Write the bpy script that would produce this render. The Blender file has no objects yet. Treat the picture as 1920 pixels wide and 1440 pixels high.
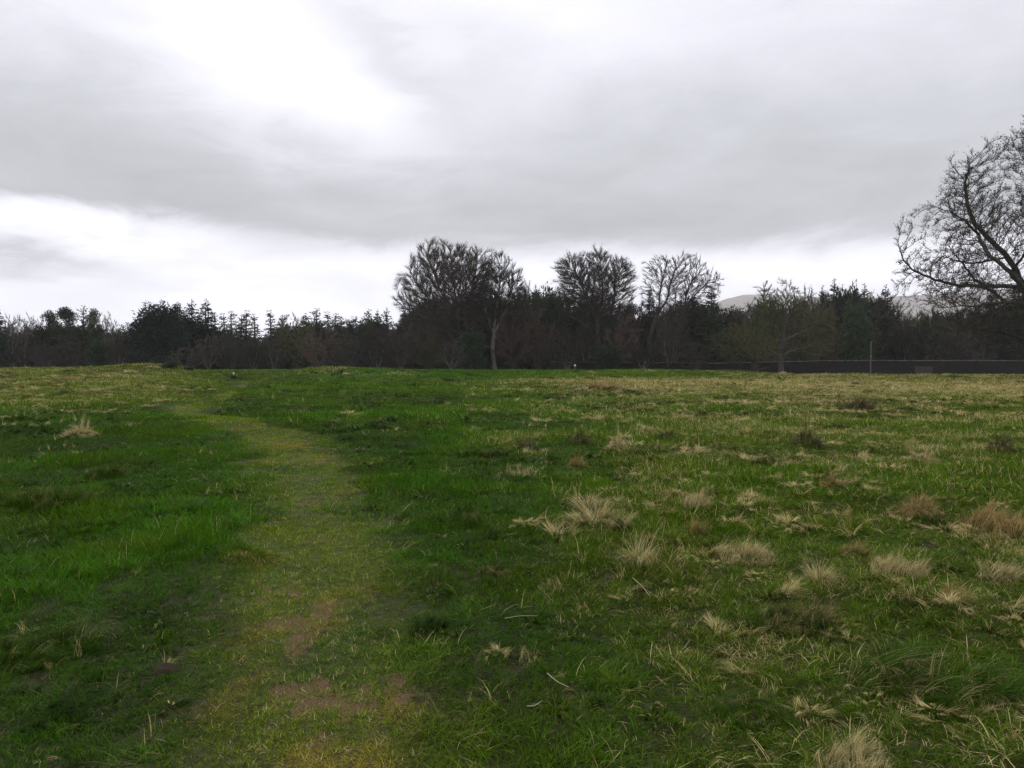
import bpy, math, random
import numpy as np

S = bpy.context.scene
COL = S.collection
PI = math.pi

# ------------------------------------------------------------------ camera
F = 1450.0                       # focal length in pixels of the 1920 px wide photograph
EYE = 1.6
PITCH = math.radians(1.42)
cam_d = bpy.data.cameras.new('camera')
cam_d.sensor_width = 36.0
cam_d.lens = F / 1920.0 * 36.0
cam_d.clip_start = 0.1
cam_d.clip_end = 12000.0
cam = bpy.data.objects.new('camera', cam_d)
COL.objects.link(cam)
cam.location = (0, 0, EYE)
cam.rotation_euler = (PI / 2 - PITCH, 0, 0)
S.camera = cam

# ------------------------------------------------------------------ world: overcast cloud deck
SUN_EL, SUN_AZ = math.radians(48), math.radians(-14)      # azimuth from +Y towards +X
world = bpy.data.worlds.new('World')
S.world = world
world.use_nodes = True
NT = world.node_tree
NT.nodes.clear()


class NB:
    """tiny helper for math node chains"""
    def __init__(self, nt):
        self.nt = nt

    def n(self, t, **kw):
        nd = self.nt.nodes.new(t)
        for k, v in kw.items():
            setattr(nd, k, v)
        return nd

    def link(self, a, b):
        self.nt.links.new(a, b)

    def m(self, op, a, b=None, c=None, clamp=False):
        nd = self.n('ShaderNodeMath', operation=op)
        nd.use_clamp = clamp
        for i, v in enumerate((a, b, c)):
            if v is None:
                continue
            if isinstance(v, (int, float)):
                nd.inputs[i].default_value = v
            else:
                self.link(v, nd.inputs[i])
        return nd.outputs[0]

    def smooth(self, v, a, b, lo=0.0, hi=1.0):
        nd = self.n('ShaderNodeMapRange', interpolation_type='SMOOTHSTEP')
        self.link(v, nd.inputs[0])
        nd.inputs[1].default_value = a
        nd.inputs[2].default_value = b
        nd.inputs[3].default_value = lo
        nd.inputs[4].default_value = hi
        return nd.outputs[0]

    def noise(self, vec, scale, detail=4, rough=0.5, dist=0.0):
        nd = self.n('ShaderNodeTexNoise')
        nd.inputs['Scale'].default_value = scale
        nd.inputs['Detail'].default_value = detail
        nd.inputs['Roughness'].default_value = rough
        nd.inputs['Distortion'].default_value = dist
        if vec is not None:
            self.link(vec, nd.inputs['Vector'])
        return nd.outputs[0]

    def mixc(self, f, a, b, blend='MIX'):
        nd = self.n('ShaderNodeMix', data_type='RGBA', blend_type=blend)
        if isinstance(f, (int, float)):
            nd.inputs[0].default_value = f
        else:
            self.link(f, nd.inputs[0])
        for i, v in ((6, a), (7, b)):
            if isinstance(v, (tuple, list)):
                nd.inputs[i].default_value = (v[0], v[1], v[2], 1)
            else:
                self.link(v, nd.inputs[i])
        return nd.outputs[2]


def build_world():
    w = NB(NT)
    tc = w.n('ShaderNodeTexCoord')
    sep = w.n('ShaderNodeSeparateXYZ')
    w.link(tc.outputs['Generated'], sep.inputs[0])
    x, y, z = sep.outputs
    zc = w.m('MAXIMUM', z, 0.0)
    az = w.m('ARCTAN2', x, y)
    el = w.m('ARCSINE', zc)
    # cloud deck seen in perspective: a flat layer
    den = w.m('ADD', zc, 0.10)
    u = w.m('DIVIDE', x, den)
    v = w.m('DIVIDE', y, den)
    cmb = w.n('ShaderNodeCombineXYZ')
    w.link(u, cmb.inputs[0]); w.link(v, cmb.inputs[1]); cmb.inputs[2].default_value = 3.7
    n1 = w.noise(cmb.outputs[0], 0.55, 4, 0.50, 0.5)
    cmb2 = w.n('ShaderNodeCombineXYZ')
    w.link(u, cmb2.inputs[0]); w.link(v, cmb2.inputs[1]); cmb2.inputs[2].default_value = 9.1
    n2 = w.noise(cmb2.outputs[0], 1.9, 6, 0.58, 0.6)
    cmb3 = w.n('ShaderNodeCombineXYZ')
    w.link(az, cmb3.inputs[0]); w.link(w.m('MULTIPLY', el, 2.6), cmb3.inputs[1])
    n3 = w.noise(cmb3.outputs[0], 5.5, 6, 0.60, 0.6)

    n1c = w.m('SUBTRACT', n1, 0.5)
    n2c = w.m('SUBTRACT', n2, 0.5)
    n3c = w.m('SUBTRACT', n3, 0.5)

    # wobbling position used by the thin places in the deck
    azw = w.m('ADD', az, w.m('MULTIPLY', n3c, 0.14))
    elw = w.m('ADD', el, w.m('MULTIPLY', n2c, 0.06))
    elw = w.m('ADD', elw, w.m('MULTIPLY', n3c, 0.05))

    def blob(px, py, rx, ry, tilt=0.0):
        a0 = math.atan((px - 960) / F)
        e0 = math.atan((684 - py) / F * math.cos(a0))
        da = w.m('SUBTRACT', azw, a0)
        de = w.m('SUBTRACT', elw, e0)
        c, s = math.cos(tilt), math.sin(tilt)
        p = w.m('ADD', w.m('MULTIPLY', da, c), w.m('MULTIPLY', de, s))
        q = w.m('SUBTRACT', w.m('MULTIPLY', de, c), w.m('MULTIPLY', da, s))
        p = w.m('DIVIDE', p, rx / F)
        q = w.m('DIVIDE', q, ry / F)
        r2 = w.m('ADD', w.m('MULTIPLY', p, p), w.m('MULTIPLY', q, q))
        return w.m('EXPONENT', w.m('MULTIPLY', r2, -1.0))

    # cloud brightness (linear) rises from the heavy underside low down to the thinner deck above
    base = w.smooth(el, 0.14, 0.48, 0.565, 1.03)
    base = w.m('ADD', base, w.m('MULTIPLY', n1c, 0.24))
    base = w.m('ADD', base, w.m('MULTIPLY', n2c, 0.30))
    base = w.m('ADD', base, w.m('MULTIPLY', n3c, 0.30))
    thin = w.m('ADD', w.m('MULTIPLY', blob(520, 150, 230, 120, -0.45), 0.32),
               w.m('MULTIPLY', blob(690, 225, 240, 70, -0.16), 0.30))
    thin = w.m('ADD', thin, w.m('MULTIPLY', blob(980, 30, 330, 130, 0.0), 0.16))
    thin = w.m('ADD', thin, w.m('MULTIPLY', blob(330, 10, 250, 90, -0.3), 0.12))
    thick = w.m('ADD', w.m('MULTIPLY', blob(740, 110, 170, 40, -0.75), 0.16),
                w.m('MULTIPLY', blob(120, 260, 330, 120, 0.0), 0.04))
    cl = w.m('SUBTRACT', w.m('ADD', base, thin), thick)
    cl = w.m('MAXIMUM', w.m('ADD', cl, 0.0), 0.45)
    # the clear strip under the far edge of the deck
    edge = w.m('ADD', el, w.m('MULTIPLY', n3c, 0.090))
    edge = w.m('ADD', edge, w.m('MULTIPLY', blob(90, 400, 240, 45, 0.0), -0.040))
    strip = w.smooth(edge, 0.116, 0.168, 1.0, 0.0)
    scud = w.m('MULTIPLY', blob(50, 488, 200, 26, 0.0), 1.0)
    stripc = w.m('SUBTRACT', w.m('ADD', 1.80, w.m('MULTIPLY', n3c, 1.6)), scud)
    mx = w.n('ShaderNodeMix', data_type='FLOAT')
    w.link(strip, mx.inputs[0]); w.link(cl, mx.inputs[2]); w.link(stripc, mx.inputs[3])
    val = mx.outputs[0]
    # colour: bluish grey where thick, neutral white where thin
    tcol = w.mixc(w.smooth(val, 0.55, 1.0), (0.955, 0.985, 1.045), (0.975, 0.975, 1.065))
    vm = w.n('ShaderNodeVectorMath', operation='SCALE')
    w.link(tcol, vm.inputs[0]); w.link(val, vm.inputs['Scale'])
    bg_cloud = w.n('ShaderNodeBackground')
    w.link(vm.outputs[0], bg_cloud.inputs[0]); bg_cloud.inputs[1].default_value = 1.0
    sky = w.n('ShaderNodeTexSky', sky_type='NISHITA')
    sky.sun_disc = False
    sky.sun_elevation = SUN_EL
    sky.sun_rotation = SUN_AZ
    sky.air_density = 1.0; sky.dust_density = 3.0
    bg_sky = w.n('ShaderNodeBackground')
    w.link(sky.outputs[0], bg_sky.inputs[0]); bg_sky.inputs[1].default_value = 0.08
    ms = w.n('ShaderNodeMixShader'); ms.inputs[0].default_value = 0.96
    w.link(bg_sky.outputs[0], ms.inputs[1]); w.link(bg_cloud.outputs[0], ms.inputs[2])
    out = w.n('ShaderNodeOutputWorld')
    w.link(ms.outputs[0], out.inputs[0])


build_world()

sun_d = bpy.data.lights.new('sun', 'SUN')
sun_d.energy = 1.5
sun_d.angle = math.radians(14)
sun_d.color = (1.0, 0.96, 0.90)
sun = bpy.data.objects.new('sun', sun_d)
COL.objects.link(sun)
# light travels from the sun (ahead, a little left, high) towards the camera
sun.rotation_euler = (-(PI / 2 - SUN_EL), 0, -SUN_AZ)

S.view_settings.view_transform = 'Standard'
S.view_settings.look = 'None'
S.view_settings.exposure = 0.0
S.view_settings.gamma = 1.0
S.view_settings.use_curve_mapping = False
S.render.engine = 'CYCLES'
S.cycles.max_bounces = 4
S.cycles.diffuse_bounces = 2
S.cycles.glossy_bounces = 2
S.cycles.transmission_bounces = 3
S.cycles.volume_bounces = 1
S.cycles.use_denoising = True
try:
    S.cycles.denoiser = 'OPENIMAGEDENOISE'
    S.cycles.denoising_input_passes = 'RGB_ALBEDO_NORMAL'
    S.cycles.denoising_prefilter = 'NONE'
    S.cycles.denoising_quality = 'HIGH'
except Exception:
    pass


# ------------------------------------------------------------------ small helpers
def tag(o, label=None, cat=None, group=None, kind=None):
    if label: o['label'] = label
    if cat: o['category'] = cat
    if group: o['group'] = group
    if kind: o['kind'] = kind
    return o


def hash2(i, j, seed):
    h = (i.astype(np.int64) * 374761393 + j.astype(np.int64) * 668265263 + seed * 974711) & 0x7fffffff
    h = ((h ^ (h >> 13)) * 1274126177) & 0x7fffffff
    h = (h ^ (h >> 16)) & 0xffff
    return h / 65535.0


def vnoise(x, y, seed=0):
    xi, yi = np.floor(x), np.floor(y)
    fx, fy = x - xi, y - yi
    fx = fx * fx * fx * (fx * (fx * 6 - 15) + 10)
    fy = fy * fy * fy * (fy * (fy * 6 - 15) + 10)
    a = hash2(xi, yi, seed); b = hash2(xi + 1, yi, seed)
    c = hash2(xi, yi + 1, seed); d = hash2(xi + 1, yi + 1, seed)
    return (a * (1 - fx) + b * fx) * (1 - fy) + (c * (1 - fx) + d * fx) * fy


def fbm(x, y, seed=0, oct=3):
    s, a, t = 0, 1.0, 0
    for k in range(oct):
        s = s + a * vnoise(x * 2 ** k + 17.3 * k, y * 2 ** k - 9.1 * k, seed + k)
        t += a
        a *= 0.5
    return s / t


def sstep(a, b, v):
    t = np.clip((v - a) / (b - a), 0, 1)
    return t * t * (3 - 2 * t)


def make_mesh(name, V, T, attrs=None, smooth=False):
    """V (n,3), T (m,3) triangles -> mesh; attrs: name -> point floats or colours"""
    V = np.asarray(V, dtype=np.float32); T = np.asarray(T, dtype=np.int32)
    me = bpy.data.meshes.new(name)
    me.vertices.add(len(V)); me.vertices.foreach_set('co', V.ravel())
    k = T.shape[1]
    me.loops.add(T.size); me.loops.foreach_set('vertex_index', T.ravel())
    me.polygons.add(len(T))
    me.polygons.foreach_set('loop_start', np.arange(0, T.size, k, dtype=np.int32))
    try:
        me.polygons.foreach_set('loop_total', np.full(len(T), k, dtype=np.int32))
    except Exception:
        pass
    me.polygons.foreach_set('use_smooth', np.full(len(T), smooth, dtype=bool))
    for an, av in (attrs or {}).items():
        av = np.asarray(av, dtype=np.float32)
        if av.ndim == 1:
            at = me.attributes.new(an, 'FLOAT', 'POINT'); at.data.foreach_set('value', av)
        else:
            at = me.attributes.new(an, 'FLOAT_VECTOR', 'POINT'); at.data.foreach_set('vector', av.ravel())
    me.update(calc_edges=True)
    me.validate()
    return me


def link_obj(name, me, mat=None, parent=None, loc=None):
    o = bpy.data.objects.new(name, me)
    COL.objects.link(o)
    if mat and me is not None and not me.materials:
        me.materials.append(mat)
    if parent: o.parent = parent
    if loc is not None: o.location = loc
    return o


def join(parts):
    """parts: list of (V, T, [attr arrays...])"""
    Vs, Ts, off = [], [], 0
    na = len(parts[0]) - 2
    As = [[] for _ in range(na)]
    for p in parts:
        Vs.append(p[0]); Ts.append(p[1] + off); off += len(p[0])
        for i in range(na): As[i].append(p[2 + i])
    return (np.concatenate(Vs), np.concatenate(Ts)) + tuple(np.concatenate(a) for a in As)


def unit(v):
    return v / np.maximum(np.linalg.norm(v, axis=-1, keepdims=True), 1e-9)


# ------------------------------------------------------------------ terrain
def terrain_macro(x, y):
    x = np.asarray(x, float); y = np.asarray(y, float)
    yy = np.maximum(y, 5.0)
    az = x / yy
    d = np.sqrt(x * x + y * y)
    right = sstep(0.20, 0.36, az)
    front = sstep(-5, 30, y)
    crest = 0.80 * (1 - right) + 0.36 * right
    z = crest * sstep(38, 108, d) * front
    # beyond the crest the ground falls away to the trees and the wall
    z = z - front * (0.35 * (1 - right) + 1.25 * right) * sstep(112 - 10 * right, 145, d)
    # tree bank before the left end of the wall
    z = z + 1.15 * np.exp(-(((x - 40) / 7.5) ** 2 + ((y - 131) / 7) ** 2))
    # grassy earthworks on the left
    z = z + 0.80 * np.exp(-(((x + 40) / 7.0) ** 2 + ((y - 84) / 5.5) ** 2))
    z = z + 0.35 * np.exp(-(((x + 56) / 13) ** 2 + ((y - 88) / 7.5) ** 2))
    z = z + 0.62 * np.exp(-(((x + 19.5) / 5.0) ** 2 + ((y - 84) / 5.0) ** 2))
    z = z + 0.36 * np.exp(-(((x + 10) / 8.0) ** 2 + ((y - 86) / 5.0) ** 2))
    # shallow gap the path takes between the earthworks
    z = z - 1.00 * np.exp(-((az + 0.352) / 0.050) ** 2) * sstep(45, 75, y) * sstep(108, 94, y)
    # ditch behind the rise where the walker stands
    z = z - 1.35 * np.exp(-(((x + 33.5) / 7.5) ** 2 + ((y - 95.5) / 3.6) ** 2))
    # low bank left of the trodden path, hollow behind it
    z = z + 0.30 * np.exp(-(((x + 9.0) / 4.2) ** 2 + ((y - 19.5) / 3.2) ** 2))
    z = z - 0.16 * np.exp(-(((x + 11.0) / 6.0) ** 2 + ((y - 26.5) / 3.0) ** 2))
    # land rises behind the wood
    z = z + sstep(165, 300, y) * 7.0 + sstep(300, 1500, y) * 6.0
    return z


def pix_ray(px, py):
    vx, vz = (px - 960) / F, -(py - 720) / F
    c, s = math.cos(PITCH), math.sin(PITCH)
    return np.array([vx, c + vz * s, -s + vz * c])


def pix_ground(px, py, h=None):
    """first hit of the pixel's ray on the large forms of the ground"""
    r = pix_ray(px, py)
    h = h or terrain_macro
    t = np.concatenate([np.arange(2, 60, 0.05), np.arange(60, 220, 0.2)])
    P = np.outer(t, r) + np.array([0, 0, EYE])
    below = P[:, 2] < h(P[:, 0], P[:, 1])
    i = int(np.argmax(below)) if below.any() else len(t) - 1
    return P[i]


# the trodden path: centre and half width measured in the photograph, laid on the ground
path_px = [(620, 1600, 240), (605, 1440, 195), (605, 1300, 175), (595, 1150, 140), (582, 1000, 118), (574, 900, 104),
           (552, 850, 90), (512, 815, 78), (452, 793, 70), (392, 779, 58), (352, 770, 46), (356, 761, 38),
           (400, 752, 28), (430, 742, 22), (448, 729, 18), (464, 714, 13), (478, 703, 9)]
PC, PW = [], []
for (px, py, hw) in path_px:
    g = pix_ground(px, py)
    r = pix_ray(px, py)
    PC.append(g[:2]); PW.append(min(max(hw * (g[1] / r[1]) / F, 0.55), 1.35))
PC = np.array(PC); PW = np.array(PW)
# resample smoothly
_t = np.linspace(0, len(PC) - 1, 200)
PCs = np.stack([np.interp(_t, np.arange(len(PC)), PC[:, k]) for k in (0, 1)], 1)
PWs = np.interp(_t, np.arange(len(PC)), PW)
for _ in range(3):
    PCs[1:-1] = 0.25 * PCs[:-2] + 0.5 * PCs[1:-1] + 0.25 * PCs[2:]


def path_mask(x, y):
    """1 on the trodden line, 0 off it"""
    x = np.asarray(x, float); y = np.asarray(y, float)
    sh = x.shape
    X = np.stack([x.ravel(), y.ravel()], 1)
    best = np.full(len(X), 9.0)
    A, B = PCs[:-1], PCs[1:]
    near = (X[:, 1] > -3) & (X[:, 1] < 120) & (X[:, 0] < 6) & (X[:, 0] > -60)
    idx = np.where(near)[0]
    for c0 in range(0, len(idx), 20000):
        ii = idx[c0:c0 + 20000]
        P = X[ii][:, None, :]
        ab = (B - A)[None]
        t = np.clip(((P - A[None]) * ab).sum(2) / np.maximum((ab ** 2).sum(2), 1e-9), 0, 1)
        q = A[None] + ab * t[:, :, None]
        dd = np.sqrt(((P - q) ** 2).sum(2)) / PWs[None, :-1]
        best[ii] = dd.min(1)
    best = best.reshape(sh)
    wob = (fbm(x * 1.3, y * 1.3, 31, 3) - 0.5) * 0.9
    return 1 - sstep(0.36, 1.50, best + wob)


# bare and mossy patches on the path (photograph px, py, radius px)
soil_px = [(540, 1108, 34), (505, 1118, 26), (535, 1160, 30), (598, 1128, 24), (590, 1172, 42), (560, 1205, 26),
           (600, 1150, 26), (532, 1290, 28), (590, 1310, 38), (605, 1285, 24), (690, 1298, 34), (745, 1284, 34), (600, 1395, 36),
           (575, 1412, 26), (640, 1345, 18), (625, 1380, 18), (570, 945, 14), (600, 1010, 18), (610, 1050, 16),
           (320, 771, 20), (360, 766, 18), (780, 1360, 16)]
moss_px = [(790, 1305, 40), (720, 1330, 40), (760, 1320, 40), (470, 1190, 40), (700, 1105, 26), (560, 1430, 60),
           (720, 1430, 80), (640, 820, 30), (600, 860, 40), (560, 830, 40), (430, 1300, 40), (770, 1160, 24), (480, 1060, 30)]


def px_list(lst):
    out = []
    for (px, py, r) in lst:
        g = pix_ground(px, py); d = g[1] / pix_ray(px, py)[1]
        out.append((g[0], g[1], r * d / F * 0.9, r * d / F * 1.9))
    return out


SOIL, MOSS = px_list(soil_px), px_list(moss_px)


def patches(x, y, lst, seed):
    s = np.zeros_like(x)
    n = (fbm(x * 9, y * 6, seed, 4) - 0.5)
    for (cx, cy, rx, ry) in lst:
        q = np.sqrt(((x - cx) / rx) ** 2 + ((y - cy) / ry) ** 2)
        s = np.maximum(s, 1 - sstep(0.55, 1.25, q + n * 2.4))
    return s


def soil_mask(x, y):
    return patches(x, y, SOIL, 51)


def terrain(x, y, pm=None):
    x = np.asarray(x, float); y = np.asarray(y, float)
    if pm is None: pm = path_mask(x, y)
    d = np.sqrt(x * x + y * y)
    z = terrain_macro(x, y)
    rough = 1 - 0.85 * pm
    fade = 1 - sstep(140, 170, d)
    z = z + fade * ((fbm(x / 9, y / 9, 3, 2) - 0.5) * 0.20 * sstep(2, 12, d)
                    + rough * (fbm(x / 2.2, y / 2.2, 7, 1) - 0.5) * 0.15 * sstep(75, 35, d)
                    + rough * (fbm(x / 0.9, y / 0.9, 11, 1) - 0.5) * 0.075 * sstep(24, 10, d))
    z = z - 0.035 * pm
    return z


def terr1(x, y):
    return float(terrain(np.array([x]), np.array([y]))[0])


# ------------------------------------------------------------------ colour fields of the meadow
def fields(x, y, pm):
    """tint (n,3) of the green blades, share of straw blades, height factor"""
    d = np.sqrt(x * x + y * y)
    az = x / np.maximum(y, 1.0)
    big = fbm(x / 3.4, y / 3.4, 71, 3)
    mid = fbm(x / 1.1, y / 1.1, 83, 3)
    fine = fbm(x / 0.35, y / 0.35, 97, 2)
    lush = np.array([0.037, 0.120, 0.003]); dark = np.array([0.021, 0.068, 0.003])
    yel = np.array([0.108, 0.142, 0.004]); olive = np.array([0.056, 0.100, 0.003])
    f1 = sstep(0.35, 0.68, big)[:, None]; f2 = sstep(0.45, 0.75, mid)[:, None]
    tint = dark * (1 - f1) + lush * f1
    tint = tint * (1 - 0.55 * f2) + olive * (0.55 * f2)
    # right hand side: older, drier sward
    rightness = sstep(-0.08, 0.30, az + (big - 0.5) * 0.45)
    farl = sstep(26, 40, d) * sstep(-0.36, -0.46, az + (mid - 0.5) * 0.1)
    farr = sstep(34, 62, d + (mid - 0.5) * 22) * sstep(-0.10, 0.16, az)
    yellow = np.clip(0.10 + 0.18 * sstep(25, 60, d) + 0.28 * rightness + 0.34 * farl + 0.30 * farr, 0, 1)[:, None]
    tint = tint * (1 - yellow) + yel * yellow
    patch = sstep(0.46, 0.70, mid * 0.6 + fine * 0.4)
    patch2 = sstep(0.50, 0.66, fbm(x / 1.7, y / 1.7, 113, 3))
    straw = 0.03 + rightness * (0.07 + 0.66 * patch * (0.40 + 0.60 * patch2) + 0.10 * patch2)
    straw = straw + farl * (0.05 + 0.34 * patch) + farr * (0.12 + 0.42 * patch)
    band = np.exp(-((d - 58) / 12.0) ** 2) * sstep(0.02, 0.30, az)
    straw = straw + band * (0.12 + 0.42 * patch)
    strip = sstep(64, 76, d + (mid - 0.5) * 16) * (0.35 + 0.65 * sstep(0.42, 0.22, az)) * sstep(-0.30, -0.2, az)
    straw = straw * (1 - 0.9 * strip)
    tint = tint * (1 - 0.5 * strip[:, None]) + lush * (0.5 * strip[:, None])
    # broken tops of the earthworks
    m2 = np.exp(-(((x + 17) / 8) ** 2 + ((y - 80) / 5) ** 2))
    straw = straw + 0.5 * m2 * patch
    hgt = 0.62 + 0.75 * sstep(0.38, 0.72, big) + 1.1 * (mid - 0.5)
    hgt = np.maximum(hgt, 0.62)
    # path
    ptint = np.array([0.108, 0.168, 0.005])[None] * np.ones((len(x), 1))
    pg = sstep(0.48, 0.68, fbm(x / 0.5, y / 0.8, 131, 3))[:, None]
    ptint = ptint * (1 - pg * 0.7) + np.array([0.040, 0.105, 0.006]) * (pg * 0.7)
    ms = patches(x, y, MOSS, 61)[:, None]
    gold = np.clip(ms * 0.75 + sstep(0.62, 0.75, fbm(x / 0.4, y / 0.6, 141, 3))[:, None] * 0.4, 0, 0.9)
    ptint = ptint * (1 - gold) + np.array([0.26, 0.20, 0.018]) * gold
    p = pm[:, None]
    tint = tint * (1 - p) + ptint * p
    straw = np.clip(straw, 0, 0.92) * (1 - pm) + 0.09 * pm
    hgt = hgt * (1 - pm) + 0.30 * pm
    return tint, straw, hgt


# ------------------------------------------------------------------ ground sheet
def build_ground():
    nr = 300
    R = np.concatenate([np.geomspace(0.6, 160, nr), np.geomspace(170, 6200, 40)])
    a_front = np.linspace(-48, 48, 520)
    a_back = np.linspace(48, 312, 90)[1:-1]
    A = np.radians(np.concatenate([a_front, a_back]))
    na = len(A)
    rr, aa = np.meshgrid(R, A, indexing='ij')
    x = (rr * np.sin(aa)).ravel(); y = (rr * np.cos(aa)).ravel()
    pm = path_mask(x, y)
    z = terrain(x, y, pm)
    V = np.stack([x, y, z], 1)
    V = np.concatenate([V, [[0, 0, terr1(0, 0)]]])
    i = np.arange(len(R) - 1)[:, None]; j = np.arange(na)[None]
    j2 = (j + 1) % na
    q = np.stack([i * na + j, (i + 1) * na + j, (i + 1) * na + j2, i * na + j2], -1).reshape(-1, 4)
    q = q[:, ::-1]
    T = np.concatenate([q[:, [0, 1, 2]], q[:, [0, 2, 3]]])
    c = len(V) - 1
    T = np.concatenate([T, np.stack([np.full(na, c), (j2).ravel(), j.ravel()], 1)[:, [0, 2, 1]]])
    # make sure normals are up
    n = np.cross(V[T[:, 1]] - V[T[:, 0]], V[T[:, 2]] - V[T[:, 0]])[:, 2]
    T[n < 0] = T[n < 0][:, ::-1]
    tint, straw, hgt = fields(V[:, 0], V[:, 1], np.append(pm, 0))
    col = tint * (1 - straw[:, None]) + np.array([0.22, 0.165, 0.065]) * straw[:, None]
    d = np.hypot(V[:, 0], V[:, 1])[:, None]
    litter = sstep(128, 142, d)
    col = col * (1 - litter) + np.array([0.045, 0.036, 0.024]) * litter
    g = make_mesh('ground', V, T, {'tint': col}, smooth=True)
    go = link_obj('ground', g, MAT['ground'])
    tag(go, kind='structure')
    # the path: the same facets 4 mm higher where feet have worn the sward
    vm = np.append(pm, 0)
    keep = (vm[T].max(1) > 0.03) & (V[T][:, :, 1].max(1) < 110)
    T2 = T[keep]
    used, inv = np.unique(T2, return_inverse=True)
    V2 = V[used] + np.array([0, 0, 0.004])
    so = soil_mask(V2[:, 0], V2[:, 1])
    V2[:, 2] -= 0.0
    p = make_mesh('path', V2, inv.reshape(-1, 3), {'tint': col[used], 'soil': so}, smooth=True)
    po = link_obj('path', p, MAT['path'])
    tag(po, kind='structure')


# ------------------------------------------------------------------ materials
MAT = {}


def new_mat(name):
    m = bpy.data.materials.new(name)
    m.use_nodes = True
    m.node_tree.nodes.clear()
    return m, NB(m.node_tree)


def finish(m, w, shader):
    out = w.n('ShaderNodeOutputMaterial')
    w.link(shader, out.inputs[0])
    MAT[m.name] = m
    return m


def principled(w, col, rough=0.8, spec=0.3, bump=None, bdist=0.01, bstr=0.6):
    p = w.n('ShaderNodeBsdfPrincipled')
    if isinstance(col, (tuple, list)): p.inputs['Base Color'].default_value = (*col, 1)
    else: w.link(col, p.inputs['Base Color'])
    p.inputs['Roughness'].default_value = rough
    p.inputs['Specular IOR Level'].default_value = spec
    if bump is not None:
        b = w.n('ShaderNodeBump'); b.inputs['Distance'].default_value = bdist; b.inputs['Strength'].default_value = bstr
        w.link(bump, b.inputs['Height']); w.link(b.outputs[0], p.inputs['Normal'])
    return p.outputs[0]


def attr(w, name, typ='GEOMETRY', out='Fac'):
    a = w.n('ShaderNodeAttribute'); a.attribute_name = name; a.attribute_type = typ
    return a.outputs[out]


def scale_col(w, col, f):
    v = w.n('ShaderNodeVectorMath', operation='SCALE')
    w.link(col, v.inputs[0])
    if isinstance(f, (int, float)): v.inputs['Scale'].default_value = f
    else: w.link(f, v.inputs['Scale'])
    return v.outputs[0]


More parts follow.
